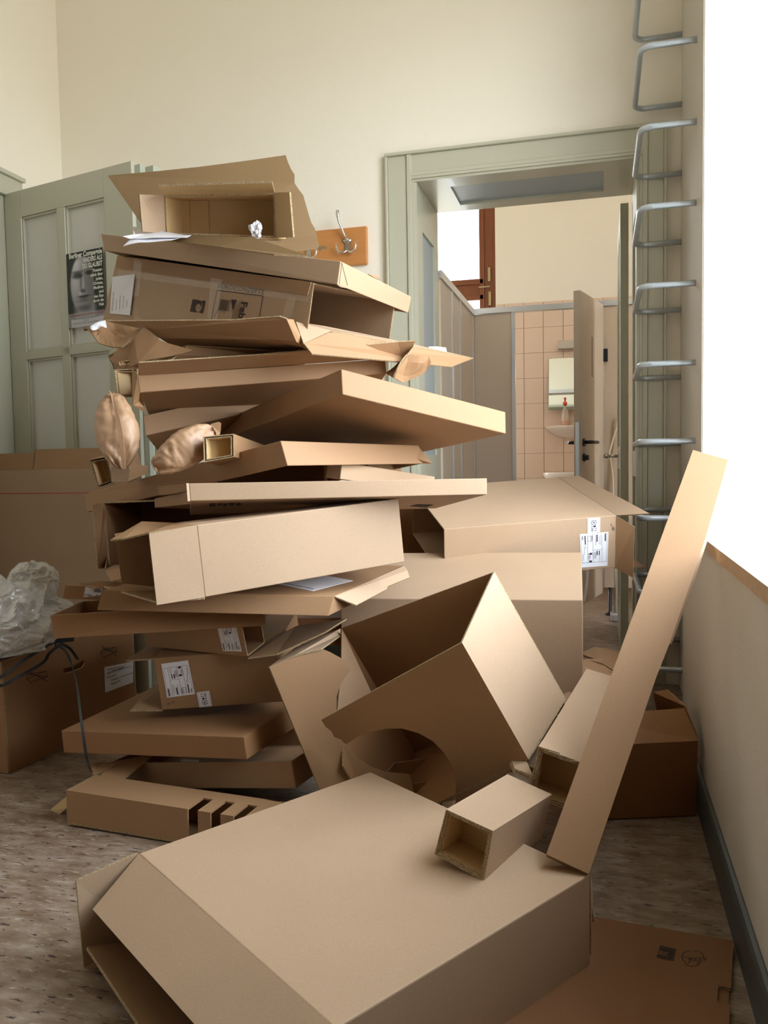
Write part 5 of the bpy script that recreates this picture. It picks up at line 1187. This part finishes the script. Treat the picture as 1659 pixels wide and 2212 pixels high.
def film_bag(label, c, R_, seed, dims):
    bm = bmesh.new(); bmesh.ops.create_icosphere(bm, subdivisions=6, radius=1); sv = Vector((seed, seed*2, 0))
    def ridge(p): return 1-abs(noise.noise(p))*2.4
    for v in bm.verts:
        d = v.co.normalized(); k = 1+.22*noise.noise(d*1.8+sv)
        wq = d+Vector(noise.noise_vector(d*2.5+sv))*.35
        k += .11*ridge(wq*1.7+sv)+.05*ridge(wq*3.6-sv)+.016*ridge(wq*8+sv)
        k -= .12
        v.co = Vector((d.x*dims[0]*k, d.y*dims[1]*k, d.z*dims[2]*k))
        if v.co.z < -dims[2]*.62: v.co.z = -dims[2]*.62+(v.co.z+dims[2]*.62)*.1
    me = bpy.data.meshes.new('film'); bm.to_mesh(me); bm.free(); me.materials.append(BAGM)
    r = thing('plastic_bag', label, 'plastic bag', c); o = bpy.data.objects.new('film', me); COL.objects.link(o); o.parent = r
    return r
r = film_bag('big crumpled clear plastic bag heaped on the dark brown carton at the left edge', Vector(at(6, 1345, 2.66)), .3, 3.1, (.175, .17, .145))
me2 = r.children[0].data
o = r.children[0].copy(); COL.objects.link(o); o.parent = r; o.location = at(72, 1262, 2.74)-r.location; o.scale = (.46, .5, .5); o.rotation_euler = (.6, 1.1, .4); o.name = 'tied_top'
o = r.children[0].copy(); COL.objects.link(o); o.parent = r; o.location = at(105, 1325, 2.80)-r.location; o.scale = (.62, .5, .42); o.rotation_euler = (.2, .3, 1.4); o.name = 'film_fold'

def ribbon(name, label, pts, wd, cat='strap', m=STRAP, up=None, group=None):
    P = [Vector(p) for p in pts]
    Q = []
    for i in range(len(P)-1):     # Catmull-Rom through the points
        p0, p1, p2, p3 = P[max(i-1, 0)], P[i], P[i+1], P[min(i+2, len(P)-1)]
        for k in range(8):
            t_ = k/8; Q.append(.5*((2*p1)+(p2-p0)*t_+(2*p0-5*p1+4*p2-p3)*t_*t_+(3*p1-p0-3*p2+p3)*t_**3))
    Q.append(P[-1]); g = Geo(); prev = None
    for i, p in enumerate(Q):
        d = (Q[min(i+1, len(Q)-1)]-Q[max(i-1, 0)]).normalized()
        s_ = d.cross((up or FWD)); s_.normalize(); n_ = d.cross(s_).normalized()*.0008
        cur = [g.bm.verts.new(x) for x in (p-s_*wd/2-n_, p+s_*wd/2-n_, p+s_*wd/2+n_, p-s_*wd/2+n_)]
        if prev:
            for k in range(4): g.bm.faces.new([prev[k], prev[(k+1) % 4], cur[(k+1) % 4], cur[k]])
        prev = cur
    c0 = sum(Q, Vector())/len(Q); c0.z = min(q.z for q in Q)
    o = g.build(name, m, origin=c0, smooth=False); tag(o, label, cat, group); return o
ribbon('strapping_band', 'black plastic strap lying along the front edge of the bag on the dark brown carton', [at(-40, 1428, 2.60), at(0, 1420, 2.60), at(60, 1402, 2.70), at(112, 1386, 2.80), at(160, 1380, 2.9)], .018)
ribbon('strapping_band', 'black plastic strap looping down to the left edge over the dark brown carton', [at(118, 1386, 2.75), at(60, 1420, 2.62), at(20, 1450, 2.56), at(-6, 1470, 2.54), at(4, 1481, 2.55), at(40, 1462, 2.58), at(92, 1432, 2.66), at(108, 1410, 2.7), at(136, 1388, 2.78)], .010)
ribbon('strapping_band', 'black plastic strap hanging from the bag down to the floor beside the closed flat carton', [at(118, 1393, 2.70), at(140, 1405, 2.66), at(155, 1435, 2.62), at(166, 1480, 2.42), at(176, 1560, 2.27), at(186, 1630, 2.24), at(193, 1656, 2.30), at(198, 1668, 2.34)], .008)
ribbon('strapping_band', 'short end of black strap curling over the hand hole of the dark brown carton', [at(128, 1390, 2.74), at(150, 1400, 2.74), at(168, 1424, 2.8)], .010)
